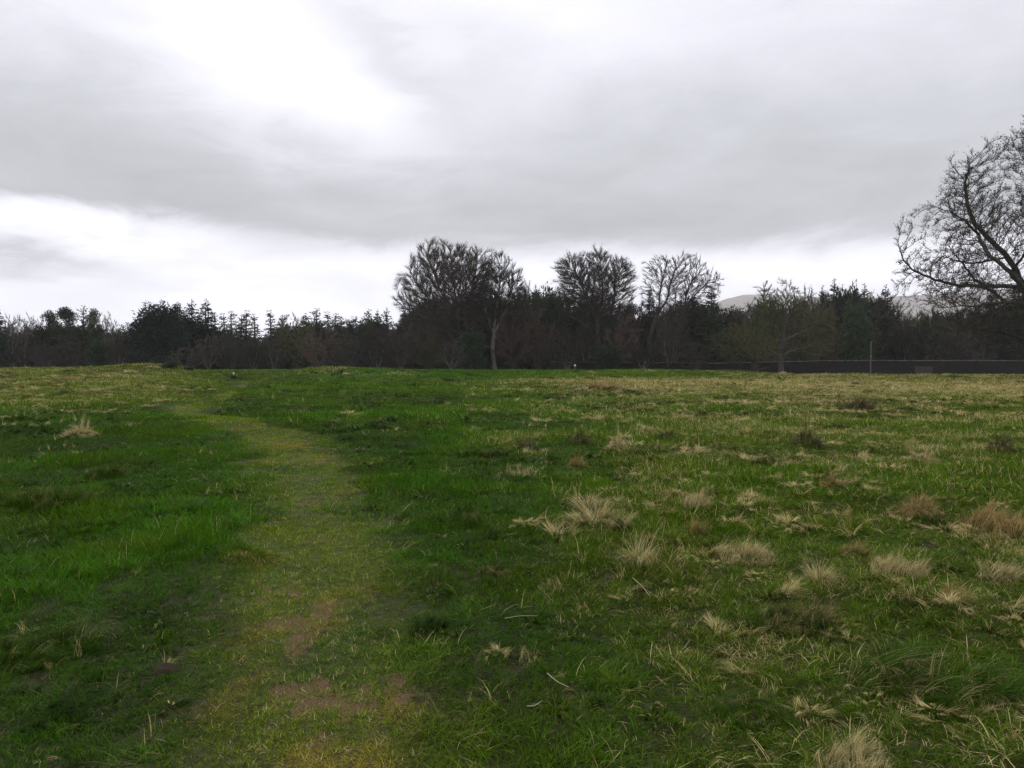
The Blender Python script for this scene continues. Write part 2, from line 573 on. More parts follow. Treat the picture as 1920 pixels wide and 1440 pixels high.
def build_materials():
    # ground and path: thatch and soil between the blades
    for nm in ('ground', 'path'):
        m, w = new_mat(nm)
        geo = w.n('ShaderNodeNewGeometry')
        n = w.noise(geo.outputs['Position'], 14, 6, 0.6)
        n2 = w.noise(geo.outputs['Position'], 90, 4, 0.6)
        t = attr(w, 'tint', out='Color')
        thatch = w.mixc(w.smooth(n2, 0.30, 0.60), scale_col(w, t, 0.75 if nm == 'path' else 0.5), (0.040, 0.031, 0.014))
        col = scale_col(w, thatch, w.smooth(n, 0.3, 0.7, 0.45, 1.25))
        if nm == 'path':
            so = attr(w, 'soil')
            so = w.smooth(w.m('ADD', so, w.m('MULTIPLY', w.m('SUBTRACT', n2, 0.5), 0.9)), 0.25, 0.75)
            n5 = w.noise(geo.outputs['Position'], 170, 3, 0.7)
            soilc = w.mixc(w.smooth(w.m('ADD', w.m('MULTIPLY', n2, 0.5), w.m('MULTIPLY', n5, 0.5)), 0.34, 0.66), (0.030, 0.017, 0.008), (0.175, 0.108, 0.056))
            col = w.mixc(so, col, soilc)
        finish(m, w, principled(w, col, 0.9, 0.15, w.m('ADD', n, w.m('MULTIPLY', n2, 0.5)), 0.02))
    # sward blades: colour carried by each clump
    m, w = new_mat('sward')
    tint = attr(w, 'tint', 'INSTANCER', 'Color')
    straw = attr(w, 'straw', 'INSTANCER')
    br = attr(w, 'brnd')
    b2 = w.m('FRACT', w.m('MULTIPLY', br, 13.7))
    g = scale_col(w, tint, w.m('MULTIPLY', w.smooth(b2, 0, 1, 0.5, 1.5), attr(w, 'bclump')))
    sc = w.mixc(w.m('FRACT', w.m('MULTIPLY', br, 37.1)), (0.27, 0.195, 0.055), (0.80, 0.69, 0.34))
    col = w.mixc(w.m('LESS_THAN', br, straw), g, sc)
    leaf(m, w, col)
    # single tussocks: colour by their own share of dead blades
    for nm, green, share, s1, s2 in (('straw_tussock', (0.05, 0.085, 0.016), 0.88, (0.20, 0.145, 0.045), (0.80, 0.70, 0.36)),
                                     ('russet_tussock', (0.06, 0.075, 0.016), 0.84, (0.14, 0.090, 0.032), (0.56, 0.42, 0.17)),
                                     ('rush_clump', (0.030, 0.060, 0.008), 0.62, (0.060, 0.045, 0.022), (0.22, 0.165, 0.085)),
                                     ('green_tussock', (0.042, 0.095, 0.005), 0.14, (0.25, 0.19, 0.08), (0.40, 0.32, 0.16)),
                                     ('mixed_tussock', (0.032, 0.074, 0.008), 0.38, (0.20, 0.13, 0.055), (0.40, 0.31, 0.16))):
        m, w = new_mat(nm)
        br = attr(w, 'brnd')
        b2 = w.m('FRACT', w.m('MULTIPLY', br, 13.7))
        gg = w.mixc(b2, tuple(c * 0.6 for c in green), tuple(c * 1.4 for c in green))
        sc = w.mixc(w.m('FRACT', w.m('MULTIPLY', br, 37.1)), s1, s2)
        leaf(m, w, w.mixc(w.m('LESS_THAN', br, share), gg, sc))
    # bark and twigs
    for nm, c1, c2, rg in (('bark_grey', (0.075, 0.068, 0.058), (0.165, 0.150, 0.130), 2.5),
                           ('bark_pale', (0.15, 0.135, 0.115), (0.30, 0.27, 0.235), 4.0),
                           ('bark_dark', (0.030, 0.026, 0.022), (0.070, 0.060, 0.050), 6.0),
                           ('twig_brown', (0.036, 0.030, 0.023), (0.074, 0.063, 0.048), 2.0),
                           ('twig_grey', (0.042, 0.036, 0.028), (0.088, 0.076, 0.058), 2.0),
                           ('twig_red', (0.058, 0.039, 0.030), (0.100, 0.068, 0.052), 2.0),
                           ('twig_green', (0.060, 0.062, 0.024), (0.115, 0.105, 0.045), 2.0),
                           ('needles_dark', (0.008, 0.017, 0.012), (0.022, 0.036, 0.022), 1.5),
                           ('needles_green', (0.016, 0.032, 0.014), (0.040, 0.058, 0.026), 1.5),
                           ('needles_olive', (0.026, 0.036, 0.015), (0.055, 0.062, 0.028), 1.5)):
        m, w = new_mat(nm)
        geo = w.n('ShaderNodeNewGeometry')
        oi = w.n('ShaderNodeObjectInfo')
        n = w.noise(geo.outputs['Position'], rg, 4, 0.6)
        col = w.mixc(w.smooth(n, 0.3, 0.7), c1, c2)
        col = scale_col(w, col, w.smooth(oi.outputs['Random'], 0, 1, 0.6, 1.5))
        finish(m, w, principled(w, col, 0.85, 0.15))
    # walls, poles, stones
    m, w = new_mat('old_brick')
    geo = w.n('ShaderNodeNewGeometry')
    n = w.noise(geo.outputs['Position'], 0.8, 6, 0.6)
    n2 = w.noise(geo.outputs['Position'], 9, 4, 0.6)
    sp = w.n('ShaderNodeSeparateXYZ'); w.link(geo.outputs['Position'], sp.inputs[0])
    cb = w.n('ShaderNodeCombineXYZ'); w.link(sp.outputs[0], cb.inputs[0]); w.link(sp.outputs[2], cb.inputs[1])
    bk = w.n('ShaderNodeTexBrick'); w.link(cb.outputs[0], bk.inputs['Vector'])
    bk.inputs['Scale'].default_value = 2.0
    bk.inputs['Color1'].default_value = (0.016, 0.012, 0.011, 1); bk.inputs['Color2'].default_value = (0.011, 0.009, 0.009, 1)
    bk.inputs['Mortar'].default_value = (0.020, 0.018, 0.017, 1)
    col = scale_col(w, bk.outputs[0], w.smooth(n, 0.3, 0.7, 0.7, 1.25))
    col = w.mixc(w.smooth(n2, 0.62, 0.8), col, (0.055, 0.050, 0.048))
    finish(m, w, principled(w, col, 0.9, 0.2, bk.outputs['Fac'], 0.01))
    m, w = new_mat('patched_brick')
    geo = w.n('ShaderNodeNewGeometry')
    n = w.noise(geo.outputs['Position'], 3, 6, 0.6)
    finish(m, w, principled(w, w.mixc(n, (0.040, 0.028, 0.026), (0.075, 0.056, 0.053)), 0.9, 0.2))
    m, w = new_mat('coping_stone')
    geo = w.n('ShaderNodeNewGeometry')
    n = w.noise(geo.outputs['Position'], 1.6, 6, 0.6)
    finish(m, w, principled(w, w.mixc(w.smooth(n, 0.35, 0.7), (0.035, 0.033, 0.030), (0.15, 0.14, 0.125)), 0.85, 0.2))
    m, w = new_mat('weathered_wood')
    geo = w.n('ShaderNodeNewGeometry')
    n = w.noise(geo.outputs['Position'], 8, 5, 0.6)
    finish(m, w, principled(w, w.mixc(n, (0.10, 0.09, 0.076), (0.19, 0.172, 0.148)), 0.8, 0.2))
    m, w = new_mat('white_paint')
    geo = w.n('ShaderNodeNewGeometry')
    n = w.noise(geo.outputs['Position'], 8, 3, 0.5)
    finish(m, w, principled(w, w.mixc(n, (0.62, 0.62, 0.60), (0.80, 0.80, 0.78)), 0.6, 0.3))
    m, w = new_mat('galvanised')
    finish(m, w, principled(w, (0.28, 0.28, 0.28), 0.5, 0.4))
    m, w = new_mat('mole_soil')
    geo = w.n('ShaderNodeNewGeometry')
    n = w.noise(geo.outputs['Position'], 40, 5, 0.65)
    finish(m, w, principled(w, w.mixc(n, (0.022, 0.017, 0.011), (0.065, 0.048, 0.032)), 0.95, 0.1, n, 0.02))
    m, w = new_mat('dry_stalk')
    geo = w.n('ShaderNodeNewGeometry')
    n = w.noise(geo.outputs['Position'], 60, 3, 0.5)
    finish(m, w, principled(w, w.mixc(n, (0.36, 0.31, 0.19), (0.55, 0.49, 0.34)), 0.6, 0.3))
    # hill
    m, w = new_mat('moor')
    geo = w.n('ShaderNodeNewGeometry')
    n = w.noise(geo.outputs['Position'], 0.004, 6, 0.6)
    sp = w.n('ShaderNodeSeparateXYZ'); w.link(geo.outputs['Position'], sp.inputs[0])
    hh = w.m('ADD', sp.outputs[2], w.m('MULTIPLY', n, 160))
    col = w.mixc(w.smooth(hh, 350, 460), (0.21, 0.20, 0.135), (0.25, 0.205, 0.165))
    n4 = w.noise(geo.outputs['Position'], 0.02, 5, 0.6)
    col = scale_col(w, col, w.smooth(n4, 0.3, 0.7, 0.7, 1.3))
    finish(m, w, principled(w, col, 0.95, 0.1))
    # person
    for nm, c in (('cloth_navy', (0.008, 0.009, 0.014)), ('cloth_black', (0.012, 0.012, 0.013)), ('skin', (0.42, 0.26, 0.19)),
                  ('cloth_white', (0.78, 0.78, 0.76)), ('leather', (0.03, 0.022, 0.016))):
        m, w = new_mat(nm)
        geo = w.n('ShaderNodeNewGeometry')
        n = w.noise(geo.outputs['Position'], 25, 3, 0.5)
        finish(m, w, principled(w, w.mixc(n, tuple(v * 0.85 for v in c), tuple(min(v * 1.15, 0.85) for v in c)), 0.8, 0.2))


def leaf(m, w, col):
    p = w.n('ShaderNodeBsdfPrincipled')
    w.link(col, p.inputs['Base Color'])
    p.inputs['Roughness'].default_value = 0.5
    p.inputs['Specular IOR Level'].default_value = 0.03
    t = w.n('ShaderNodeBsdfTranslucent'); w.link(col, t.inputs[0])
    mx = w.n('ShaderNodeMixShader'); mx.inputs[0].default_value = 0.30
    w.link(p.outputs[0], mx.inputs[1]); w.link(t.outputs[0], mx.inputs[2])
    return finish(m, w, mx.outputs[0])


build_materials()
build_ground()


# ------------------------------------------------------------------ blades
def blades(rng, base, head, lean, curl, length, width, nseg=3, brnd=None):
    """curved ribbons. base (n,3); head azimuth; lean start angle from vertical; curl total extra bend"""
    n = len(base)
    brnd = rng.random(n) if brnd is None else brnd
    t = np.linspace(0, 1, nseg + 1)
    ang = lean[:, None] + curl[:, None] * t[None] ** 1.3
    dirx = np.sin(ang); dirz = np.cos(ang)
    step = (length / nseg)[:, None]
    mid = lambda a: 0.5 * (a[:, 1:] + a[:, :-1])
    hx = np.concatenate([np.zeros((n, 1)), np.cumsum(mid(dirx) * step, 1)], 1)
    hz = np.concatenate([np.zeros((n, 1)), np.cumsum(mid(dirz) * step, 1)], 1)
    ch, sh = np.cos(head)[:, None], np.sin(head)[:, None]
    P = np.stack([base[:, 0:1] + hx * ch, base[:, 1:2] + hx * sh, base[:, 2:3] + hz], -1)
    tw = rng.uniform(-0.9, 0.9, n)
    sx = -np.sin(head + tw); sy = np.cos(head + tw)
    side = np.stack([sx, sy, np.zeros(n)], -1)[:, None, :]
    wd = (width[:, None] * (1 - 0.95 * t[None] ** 1.6) * 0.5)[:, :, None]
    Lf, Rt = P - side * wd, P + side * wd
    # last row is one tip vertex
    k = 2 * nseg + 1
    V = np.empty((n, k, 3))
    V[:, 0:2 * nseg:2] = Lf[:, :-1]; V[:, 1:2 * nseg:2] = Rt[:, :-1]; V[:, -1] = P[:, -1]
    tri = []
    for s in range(nseg - 1):
        a = 2 * s
        tri += [[a, a + 1, a + 3], [a, a + 3, a + 2]]
    a = 2 * (nseg - 1)
    tri.append([a, a + 1, a + 2])
    tri = np.array(tri)
    T = (tri[None] + (np.arange(n) * k)[:, None, None]).reshape(-1, 3)
    return V.reshape(-1, 3), T, np.repeat(brnd, k)


def sward_patch(rng, n, rad, hmin, hmax, width, flat=0.0, comb=0.6, cell=0.09):
    """a round piece of sward; blades of a kind and of a height stand together"""
    r = rad * np.sqrt(rng.random(n)); a = rng.uniform(0, 2 * PI, n)
    x, y = r * np.cos(a), r * np.sin(a)
    sd = int(rng.integers(1, 9999))
    c1 = fbm(x / cell + 50, y / cell + 50, sd, 2); c2 = fbm(x / cell + 90, y / cell + 20, sd + 7, 2)
    base = np.stack([x, y, np.full(n, -0.006)], 1)
    head = np.where(rng.random(n) < comb, (c2 - 0.5) * 5 + rng.normal(0.0, 0.6, n), rng.uniform(0, 2 * PI, n))
    lean = np.abs(rng.normal(0.25 + flat, 0.3, n)); curl = np.abs(rng.normal(0.8 + 0.4 * flat, 0.5, n))
    ln = rng.uniform(hmin, hmax, n) * (0.6 + 0.9 * sstep(0.25, 0.75, c1))
    rk = 0.45 * rng.random(n) + 0.55 * c2
    brnd = np.argsort(np.argsort(rk)) / n
    V, T, b = blades(rng, base, head, lean, curl, ln, width * rng.uniform(0.7, 1.3, n), 3, brnd)
    return V, T, b, np.repeat(0.55 + 0.9 * sstep(0.25, 0.75, c1), 7)


def tussock_locks(rng, n, R, H, mode):
    """mound of long blades arching outwards from a raised base"""
    a = rng.uniform(0, 2 * PI, n)
    if mode == 'dome':
        q = np.sqrt(rng.random(n)) ** 0.9
        lop = 1 + 0.22 * np.sin(2 * a + 0.7) + 0.12 * np.sin(5 * a)
        r = R * 0.78 * q * lop
        base = np.stack([r * np.cos(a), r * np.sin(a), H * 0.78 * np.sqrt(np.clip(1 - q ** 2, 0, 1)) - 0.03], 1)
        cl = fbm(2.5 * np.cos(a) * q + 9, 2.5 * np.sin(a) * q + 9, int(rng.integers(1, 999)), 2)
        head = a + (cl - 0.5) * 3.2 + rng.normal(0, 0.5, n)
        lean = 0.35 + 1.0 * q + rng.normal(0, 0.35, n)
        curl = 0.9 + 1.0 * rng.random(n)
        base[:, 2] *= 0.65 + 0.7 * cl
        ln = R * rng.uniform(0.25, 0.75, n)
        stray = rng.random(n) < 0.05
        ln = np.where(stray, ln * 1.9, ln); curl = np.where(stray, curl * 0.6, curl)
    elif mode == 'upright':
        r = R * 0.45 * np.sqrt(rng.random(n)); q = r / (R * 0.45)
        base = np.stack([r * np.cos(a), r * np.sin(a), np.full(n, -0.02)], 1)
        head = a + rng.normal(0, 0.6, n)
        lean = 0.05 + 0.40 * q + np.abs(rng.normal(0, 0.12, n)); curl = 0.7 + 1.7 * rng.random(n)
        ln = H * rng.uniform(0.7, 1.35, n)
    elif mode == 'flat':
        r = R * 0.7 * np.sqrt(rng.random(n))
        base = np.stack([r * np.cos(a), r * np.sin(a) * 0.7, H * 0.35 * (1 - r / R) - 0.01], 1)
        head = rng.normal(-0.5, 0.7, n)
        lean = 0.7 + np.abs(rng.normal(0, 0.3, n)); curl = 0.5 + 0.6 * rng.random(n)
        ln = R * rng.uniform(0.5, 1.1, n)
    elif mode == 'long':
        r = R * 0.95 * np.sqrt(rng.random(n)); q = r / R
        bx, by = r * np.cos(a), r * np.sin(a)
        cl = fbm(bx / (R * 0.4) + 9, by / (R * 0.4) + 9, int(rng.integers(1, 999)), 2)
        base = np.stack([bx, by, H * 0.45 * np.clip(1 - q ** 2, 0, 1) * (0.5 + cl) - 0.02], 1)
        head = (cl - 0.5) * 6 + rng.normal(-0.6, 0.7, n)
        lean = 0.3 + np.abs(rng.normal(0.1, 0.3, n)); curl = 0.9 + 0.9 * rng.random(n)
        ln = H * rng.uniform(0.5, 1.1, n)
    else:   # loose: scattered curled blades
        r = R * np.sqrt(rng.random(n))
        base = np.stack([r * np.cos(a), r * np.sin(a), np.full(n, -0.01)], 1)
        head = rng.uniform(0, 2 * PI, n)
        lean = 0.2 + np.abs(rng.normal(0, 0.4, n)); curl = 0.8 + 1.4 * rng.random(n)
        ln = H * rng.uniform(0.6, 1.5, n)
    return base, head, lean, curl, ln


def tussock(rng, n, R, H, mode='dome', per=13):
    """blades hang together in uneven locks, with gaps between them"""
    nl = max(5, n // per)
    base, head, lean, curl, ln = tussock_locks(rng, nl, R, H, mode)
    ln = ln * np.exp(np.clip(rng.normal(0, 0.28, nl), -0.6, 0.6))
    head = head + rng.normal(0, 0.35, nl)
    lk = rng.random(nl)
    # some locks are large, some thin
    wgt = rng.random(nl) ** 1.5 + 0.12
    i = rng.choice(nl, n, p=wgt / wgt.sum())
    jit = rng.normal(0, 0.045 * R, (n, 3)); jit[:, 2] *= 0.4
    rk = 0.6 * lk[i] + 0.4 * rng.random(n)
    brnd = np.argsort(np.argsort(rk)) / n
    wd = rng.uniform(0.0022, 0.0046, n)
    return blades(rng, base[i] + jit, head[i] + rng.normal(0, 0.22, n), lean[i] + rng.normal(0, 0.10, n), curl[i] * rng.uniform(0.75, 1.3, n),
                  ln[i] * rng.uniform(0.55, 1.12, n), wd, 5, brnd)


def scatter(name, pts, rot, scl, idx, sources, extra, kind='stuff', label=None, cat=None):
    """one object whose points carry copies of the source meshes"""
    lib = bpy.data.collections.new(name + '_source')
    for i, (me, mat) in enumerate(sources):
        if mat and not me.materials: me.materials.append(mat)
        so = bpy.data.objects.new('%s_source_%02d' % (name, i), me)
        lib.objects.link(so)
    me = bpy.data.meshes.new(name)
    n = len(pts)
    me.vertices.add(n); me.vertices.foreach_set('co', np.asarray(pts, np.float32).ravel())
    for an, av, ty in [('rot', rot, 'FLOAT_VECTOR'), ('scl', scl, 'FLOAT_VECTOR')] + [(k, v, 'FLOAT_VECTOR' if np.ndim(v) == 2 else 'FLOAT') for k, v in extra.items()]:
        at = me.attributes.new(an, ty, 'POINT')
        at.data.foreach_set('vector' if ty == 'FLOAT_VECTOR' else 'value', np.asarray(av, np.float32).ravel())
    at = me.attributes.new('pick', 'INT', 'POINT'); at.data.foreach_set('value', np.asarray(idx, np.int32))
    o = link_obj(name, me)
    ng = bpy.data.node_groups.new(name, 'GeometryNodeTree')
    ng.interface.new_socket('Geometry', in_out='INPUT', socket_type='NodeSocketGeometry')
    ng.interface.new_socket('Geometry', in_out='OUTPUT', socket_type='NodeSocketGeometry')
    nd = ng.nodes
    gi = nd.new('NodeGroupInput'); go = nd.new('NodeGroupOutput')
    ip = nd.new('GeometryNodeInstanceOnPoints')
    ci = nd.new('GeometryNodeCollectionInfo'); ci.inputs['Collection'].default_value = lib
    ci.inputs['Separate Children'].default_value = True; ci.inputs['Reset Children'].default_value = True
    ip.inputs['Pick Instance'].default_value = True

    def na(nm, ty):
        a = nd.new('GeometryNodeInputNamedAttribute'); a.data_type = ty; a.inputs['Name'].default_value = nm
        return a.outputs['Attribute']
    L = ng.links.new
    L(gi.outputs[0], ip.inputs['Points']); L(ci.outputs[0], ip.inputs['Instance'])
    L(na('pick', 'INT'), ip.inputs['Instance Index'])
    e2r = nd.new('FunctionNodeEulerToRotation'); L(na('rot', 'FLOAT_VECTOR'), e2r.inputs[0])
    # turn about the vertical first, then tilt with the slope
    sp = nd.new('ShaderNodeSeparateXYZ'); L(na('rot', 'FLOAT_VECTOR'), sp.inputs[0])
    ca = nd.new('ShaderNodeCombineXYZ'); L(sp.outputs[2], ca.inputs[2])
    cb = nd.new('ShaderNodeCombineXYZ'); L(sp.outputs[0], cb.inputs[0]); L(sp.outputs[1], cb.inputs[1])
    ea = nd.new('FunctionNodeEulerToRotation'); L(ca.outputs[0], ea.inputs[0])
    L(cb.outputs[0], e2r.inputs[0])
    rr = nd.new('FunctionNodeRotateRotation'); L(ea.outputs[0], rr.inputs[0]); L(e2r.outputs[0], rr.inputs[1])
    L(rr.outputs[0], ip.inputs['Rotation'])
    L(na('scl', 'FLOAT_VECTOR'), ip.inputs['Scale'])
    L(ip.outputs[0], go.inputs[0])
    md = o.modifiers.new('scatter', 'NODES'); md.node_group = ng
    tag(o, label, cat, kind=kind)
    return o


def wedge_points(rng, d0, d1, dens, half=0.82, even=True):
    """jittered grid of points on the ground in front, between two distances"""
    c = 1 / math.sqrt(dens)
    side = 2.8      # the sward goes on beside the standpoint
    W = half * d1 + side
    gx, gy = np.meshgrid(np.arange(-W, W, c), np.arange(d0, d1, c), indexing='ij')
    x = gx.ravel(); y = gy.ravel()
    if even:
        x = x + rng.uniform(-0.42, 0.42, len(x)) * c; y = y + rng.uniform(-0.42, 0.42, len(y)) * c
    else:
        x = rng.uniform(-W, W, len(x)); y = rng.uniform(d0, d1, len(y))
    k = (np.abs(x) < half * y + side) & (y >= d0 - c) & (y < d1)
    return x[k], y[k]


def build_meadow():
    rng = np.random.default_rng(5)
    src, first = [], {}

    def kind(key, m, *args):
        first[key] = len(src)
        for k in range(m):
            V, T, b, c = sward_patch(rng, *args)
            src.append((make_mesh(key[0], V, T, {'brnd': b, 'bclump': c}), MAT['sward']))
    # distance classes: the farther, the larger the piece and the fewer and broader the blades
    LOD = [(0.3, 7.5, 0.20, 24), (7.5, 20, 0.42, 6.6), (20, 50, 0.90, 1.5), (50, 128, 1.9, 0.36)]
    for i, (r, n, wd, hf) in enumerate(((0.20, 620, 0.0033, 1.0), (0.42, 1150, 0.0060, 1.1), (0.90, 1700, 0.013, 1.2), (1.9, 2300, 0.030, 1.4))):
        cell = (0.08, 0.12, 0.22, 0.45)[i]
        kind(('sward', i), 4, n, r, 0.034 * hf, 0.072 * hf, wd, 0.2, 0.6, cell)
        kind(('coarse', i), 4, int(n * 0.75), r, 0.06 * hf, 0.135 * hf, wd * 1.15, 0.5, 0.6, cell)
        if i > 0: kind(('turf', i), 3, int(n * 1.7), r * 0.95, 0.026 * hf, 0.046 * hf, wd * 0.8, 0.45, 0.3, cell)
    kind(('turf', 0), 5, 300, 0.11, 0.022, 0.042, 0.0028, 0.45, 0.3, 0.05)
    X, Y, LV = [], [], []
    for i, (a, b, r, dn) in enumerate(LOD):
        x, y = wedge_points(rng, a, b, dn)
        X.append(x); Y.append(y); LV.append(np.full(len(x), i))
    x = np.concatenate(X); y = np.concatenate(Y); lv = np.concatenate(LV)
    pm = path_mask(x, y)
    turf = rng.random(len(x)) < sstep(0.15, 0.75, pm)
    keep = ~(turf & (lv == 0))
    # trodden turf close by, in finer pieces
    gx2, gy2 = np.meshgrid(np.arange(-4.2, 1.6, 0.088), np.arange(0.3, 7.5, 0.088), indexing='ij')
    n2 = gx2.size
    x2 = gx2.ravel() + rng.uniform(-0.04, 0.04, n2); y2 = gy2.ravel() + rng.uniform(-0.04, 0.04, n2)
    p2 = path_mask(x2, y2)
    so2 = soil_mask(x2, y2)
    k2 = (rng.random(n2) < sstep(0.10, 0.7, p2)) & (rng.random(n2) > so2 * 0.5)
    x = np.concatenate([x[keep], x2[k2]]); y = np.concatenate([y[keep], y2[k2]]); pm = np.concatenate([pm[keep], p2[k2]])
    turf = np.concatenate([turf[keep], np.ones(k2.sum(), bool)]); lv = np.concatenate([lv[keep], np.zeros(k2.sum())]).astype(int)
    so = np.where(turf & (lv > 0), soil_mask(x, y), 0)
    keep = rng.random(len(x)) > so * 0.55
    x, y, pm, turf, lv = x[keep], y[keep], pm[keep], turf[keep], lv[keep]
    z = terrain(x, y, pm)
    tint, straw, hgt = fields(x, y, pm)
    n = len(x)
    coarse = (~turf) & (rng.random(n) < 0.16 + 0.35 * sstep(0.8, 1.3, hgt) + 0.35 * straw)
    idx = np.zeros(n, int)
    for i in range(4):
        for nm, sel, m in (('sward', ~turf & ~coarse, 4), ('coarse', coarse, 4), ('turf', turf, 5 if i == 0 else 3)):
            q = sel & (lv == i)
            idx[q] = first[(nm, i)] + rng.integers(0, m, q.sum())
    hs = np.where(turf, 0.95, hgt)
    scl = np.stack([rng.uniform(0.85, 1.15, n)] * 2 + [hs * rng.uniform(0.75, 1.25, n)], 1)
    e = np.array([0.10, 0.22, 0.5, 1.0])[lv]
    gx = (terrain(x + e, y) - terrain(x - e, y)) / (2 * e); gy = (terrain(x, y + e) - terrain(x, y - e)) / (2 * e)
    near = 1.0
    rot = np.stack([np.arctan(gy) * near, -np.arctan(gx) * near, rng.uniform(0, 2 * PI, n)], 1)
    tint = tint * rng.uniform(0.8, 1.2, (n, 1))
    # most of the dead grass stands in tufts of its own, green shows between them
    straw = straw * np.where(pm > 0.3, 1.0, 0.45 + 0.35 * sstep(35, 60, np.hypot(x, y)))
    scatter('meadow_grass', np.stack([x, y, z], 1), rot, scl, idx, src, {'tint': tint, 'straw': straw})

    # dry tufts nobody could count: pale straw over the right and far parts of the meadow
    src = []
    for k, (mode, R, H, nb) in enumerate((('dome', 0.20, 0.13, 520), ('loose', 0.16, 0.13, 160), ('flat', 0.20, 0.10, 320), ('upright', 0.12, 0.15, 260),
                                          ('loose', 0.22, 0.12, 190), ('dome', 0.16, 0.14, 460))):
        V, T, b = tussock(rng, nb, R, H, mode)
        src.append((make_mesh('tuft', V, T, {'brnd': b, 'bclump': np.ones(len(b))}), MAT['sward']))
    for k in range(4):
        V, T, b = tussock(rng, 26, 0.13, 0.10, 'loose')
        src.append((make_mesh('wisp', V, T, {'brnd': b, 'bclump': np.ones(len(b))}), MAT['sward']))
    X, Y, SC = [], [], []
    for (a, b, s, dn) in ((3.2, 6, 0.58, 14), (6, 10, 0.74, 16), (10, 20, 0.92, 12.0), (20, 40, 1.35, 5.5), (40, 70, 1.9, 2.2), (70, 112, 2.8, 0.36)):
        x, y = wedge_points(rng, a, b, dn, even=False)
        X.append(x); Y.append(y); SC.append(np.full(len(x), s))
    x = np.concatenate(X); y = np.concatenate(Y); s = np.concatenate(SC)
    pm = path_mask(x, y)
    _, straw, _ = fields(x, y, pm)
    cl = sstep(0.36, 0.55, fbm(x / 0.8 + 5, y / 0.8 + 5, 191, 2))
    keep = (rng.random(len(x)) < np.clip(straw * 3.6 - 0.10, 0, 0.95) * (0.18 + 0.82 * cl)) & (pm < 0.05)
    x, y, s, pm = x[keep], y[keep], s[keep], pm[keep]
    z = terrain(x, y, pm)
    n = len(x)
    tint, straw, _ = fields(x, y, pm)
    sz = s * np.exp(np.clip(rng.normal(-0.05, 0.35, n), -0.8, 0.4))
    scl = np.stack([sz, sz, sz ** 0.75 * rng.uniform(0.5, 1.05, n)], 1)
    rot = np.stack([rng.normal(0, 0.1, n), rng.normal(0, 0.1, n), rng.uniform(0, 2 * PI, n)], 1)
    pick = rng.choice([0, 1, 2, 4, 5, 3], n, p=[0.26, 0.16, 0.22, 0.12, 0.20, 0.04])
    # single wisps almost everywhere off the path
    xs, ys, ss = [], [], []
    for (a, b, s_, dn) in ((2.2, 8, 0.62, 12), (8, 18, 1.1, 6), (18, 40, 2.0, 1.8)):
        xw, yw = wedge_points(rng, a, b, dn, even=False); xs.append(xw); ys.append(yw); ss.append(np.full(len(xw), s_))
    xw, yw, sw = np.concatenate(xs), np.concatenate(ys), np.concatenate(ss)
    pw = path_mask(xw, yw)
    tw, stw, _ = fields(xw, yw, pw)
    kp = (rng.random(len(xw)) < 0.22 + 1.6 * stw) & (pw < 0.25)
    xw, yw, sw, pw, tw = xw[kp], yw[kp], sw[kp], pw[kp], tw[kp]
    m = len(xw)
    sw = sw * rng.uniform(0.6, 1.25, m)
    x, y, z = np.concatenate([x, xw]), np.concatenate([y, yw]), np.concatenate([z, terrain(xw, yw, pw)])
    scl = np.concatenate([scl, np.stack([sw, sw, sw * 0.9], 1)])
    rot = np.concatenate([rot, np.stack([np.zeros(m), np.zeros(m), rng.uniform(0, 2 * PI, m)], 1)])
    pick = np.concatenate([pick, 6 + rng.integers(0, 4, m)])
    tint = np.concatenate([tint, tw])
    scatter('dry_grass', np.stack([x, y, z], 1), rot, scl, pick, src,
            {'tint': tint, 'straw': np.clip(rng.normal(0.72, 0.18, n + m), 0.3, 0.97)})

    # thicker tufts of living grass all over the sward, too many to count
    src = []
    for k, (mode, R, H, nb) in enumerate((('dome', 0.16, 0.10, 420), ('long', 0.20, 0.11, 420), ('upright', 0.12, 0.13, 240), ('long', 0.16, 0.13, 360), ('dome', 0.12, 0.12, 320))):
        V, T, b = tussock(rng, nb, R, H, mode)
        src.append((make_mesh('tuft', V, T, {'brnd': b, 'bclump': np.ones(len(b))}), MAT['sward']))
    X, Y, SC = [], [], []
    for (a, b, s, dn) in ((2.0, 6, 0.7, 5.5), (6, 12, 0.9, 5.0), (12, 25, 1.25, 3.0), (25, 50, 2.0, 1.1), (50, 100, 3.0, 0.42)):
        x, y = wedge_points(rng, a, b, dn, even=False)
        X.append(x); Y.append(y); SC.append(np.full(len(x), s))
    x = np.concatenate(X); y = np.concatenate(Y); s = np.concatenate(SC)
    pm = path_mask(x, y)
    dens = fbm(x / 1.6 + 7, y / 1.6 + 3, 171, 2)
    keep = (rng.random(len(x)) < sstep(0.30, 0.62, dens) * (1 - sstep(0.02, 0.35, pm)))
    x, y, s, pm = x[keep], y[keep], s[keep], pm[keep]
    n = len(x)
    tint, straw, _ = fields(x, y, pm)
    kindf = rng.random(n)[:, None]
    mul = np.where(kindf < 0.5, 0.5, np.where(kindf < 0.8, 1.0, 1.35))
    tint = tint * mul * np.where(kindf > 0.8, np.array([1.35, 1.05, 1.0]), 1.0)
    sz = s * np.exp(np.clip(rng.normal(0, 0.3, n), -0.7, 0.45))
    scl = np.stack([sz * rng.uniform(0.9, 1.4, n), sz, sz ** 0.7 * rng.uniform(0.6, 1.2, n)], 1)
    rot = np.stack([rng.normal(0, 0.08, n), rng.normal(0, 0.08, n), rng.uniform(0, 2 * PI, n)], 1)
    scatter('grass_tufts', np.stack([x, y, terrain(x, y, pm)], 1), rot, scl, rng.integers(0, 5, n), src, {'tint': tint, 'straw': straw * 0.6})


build_meadow()


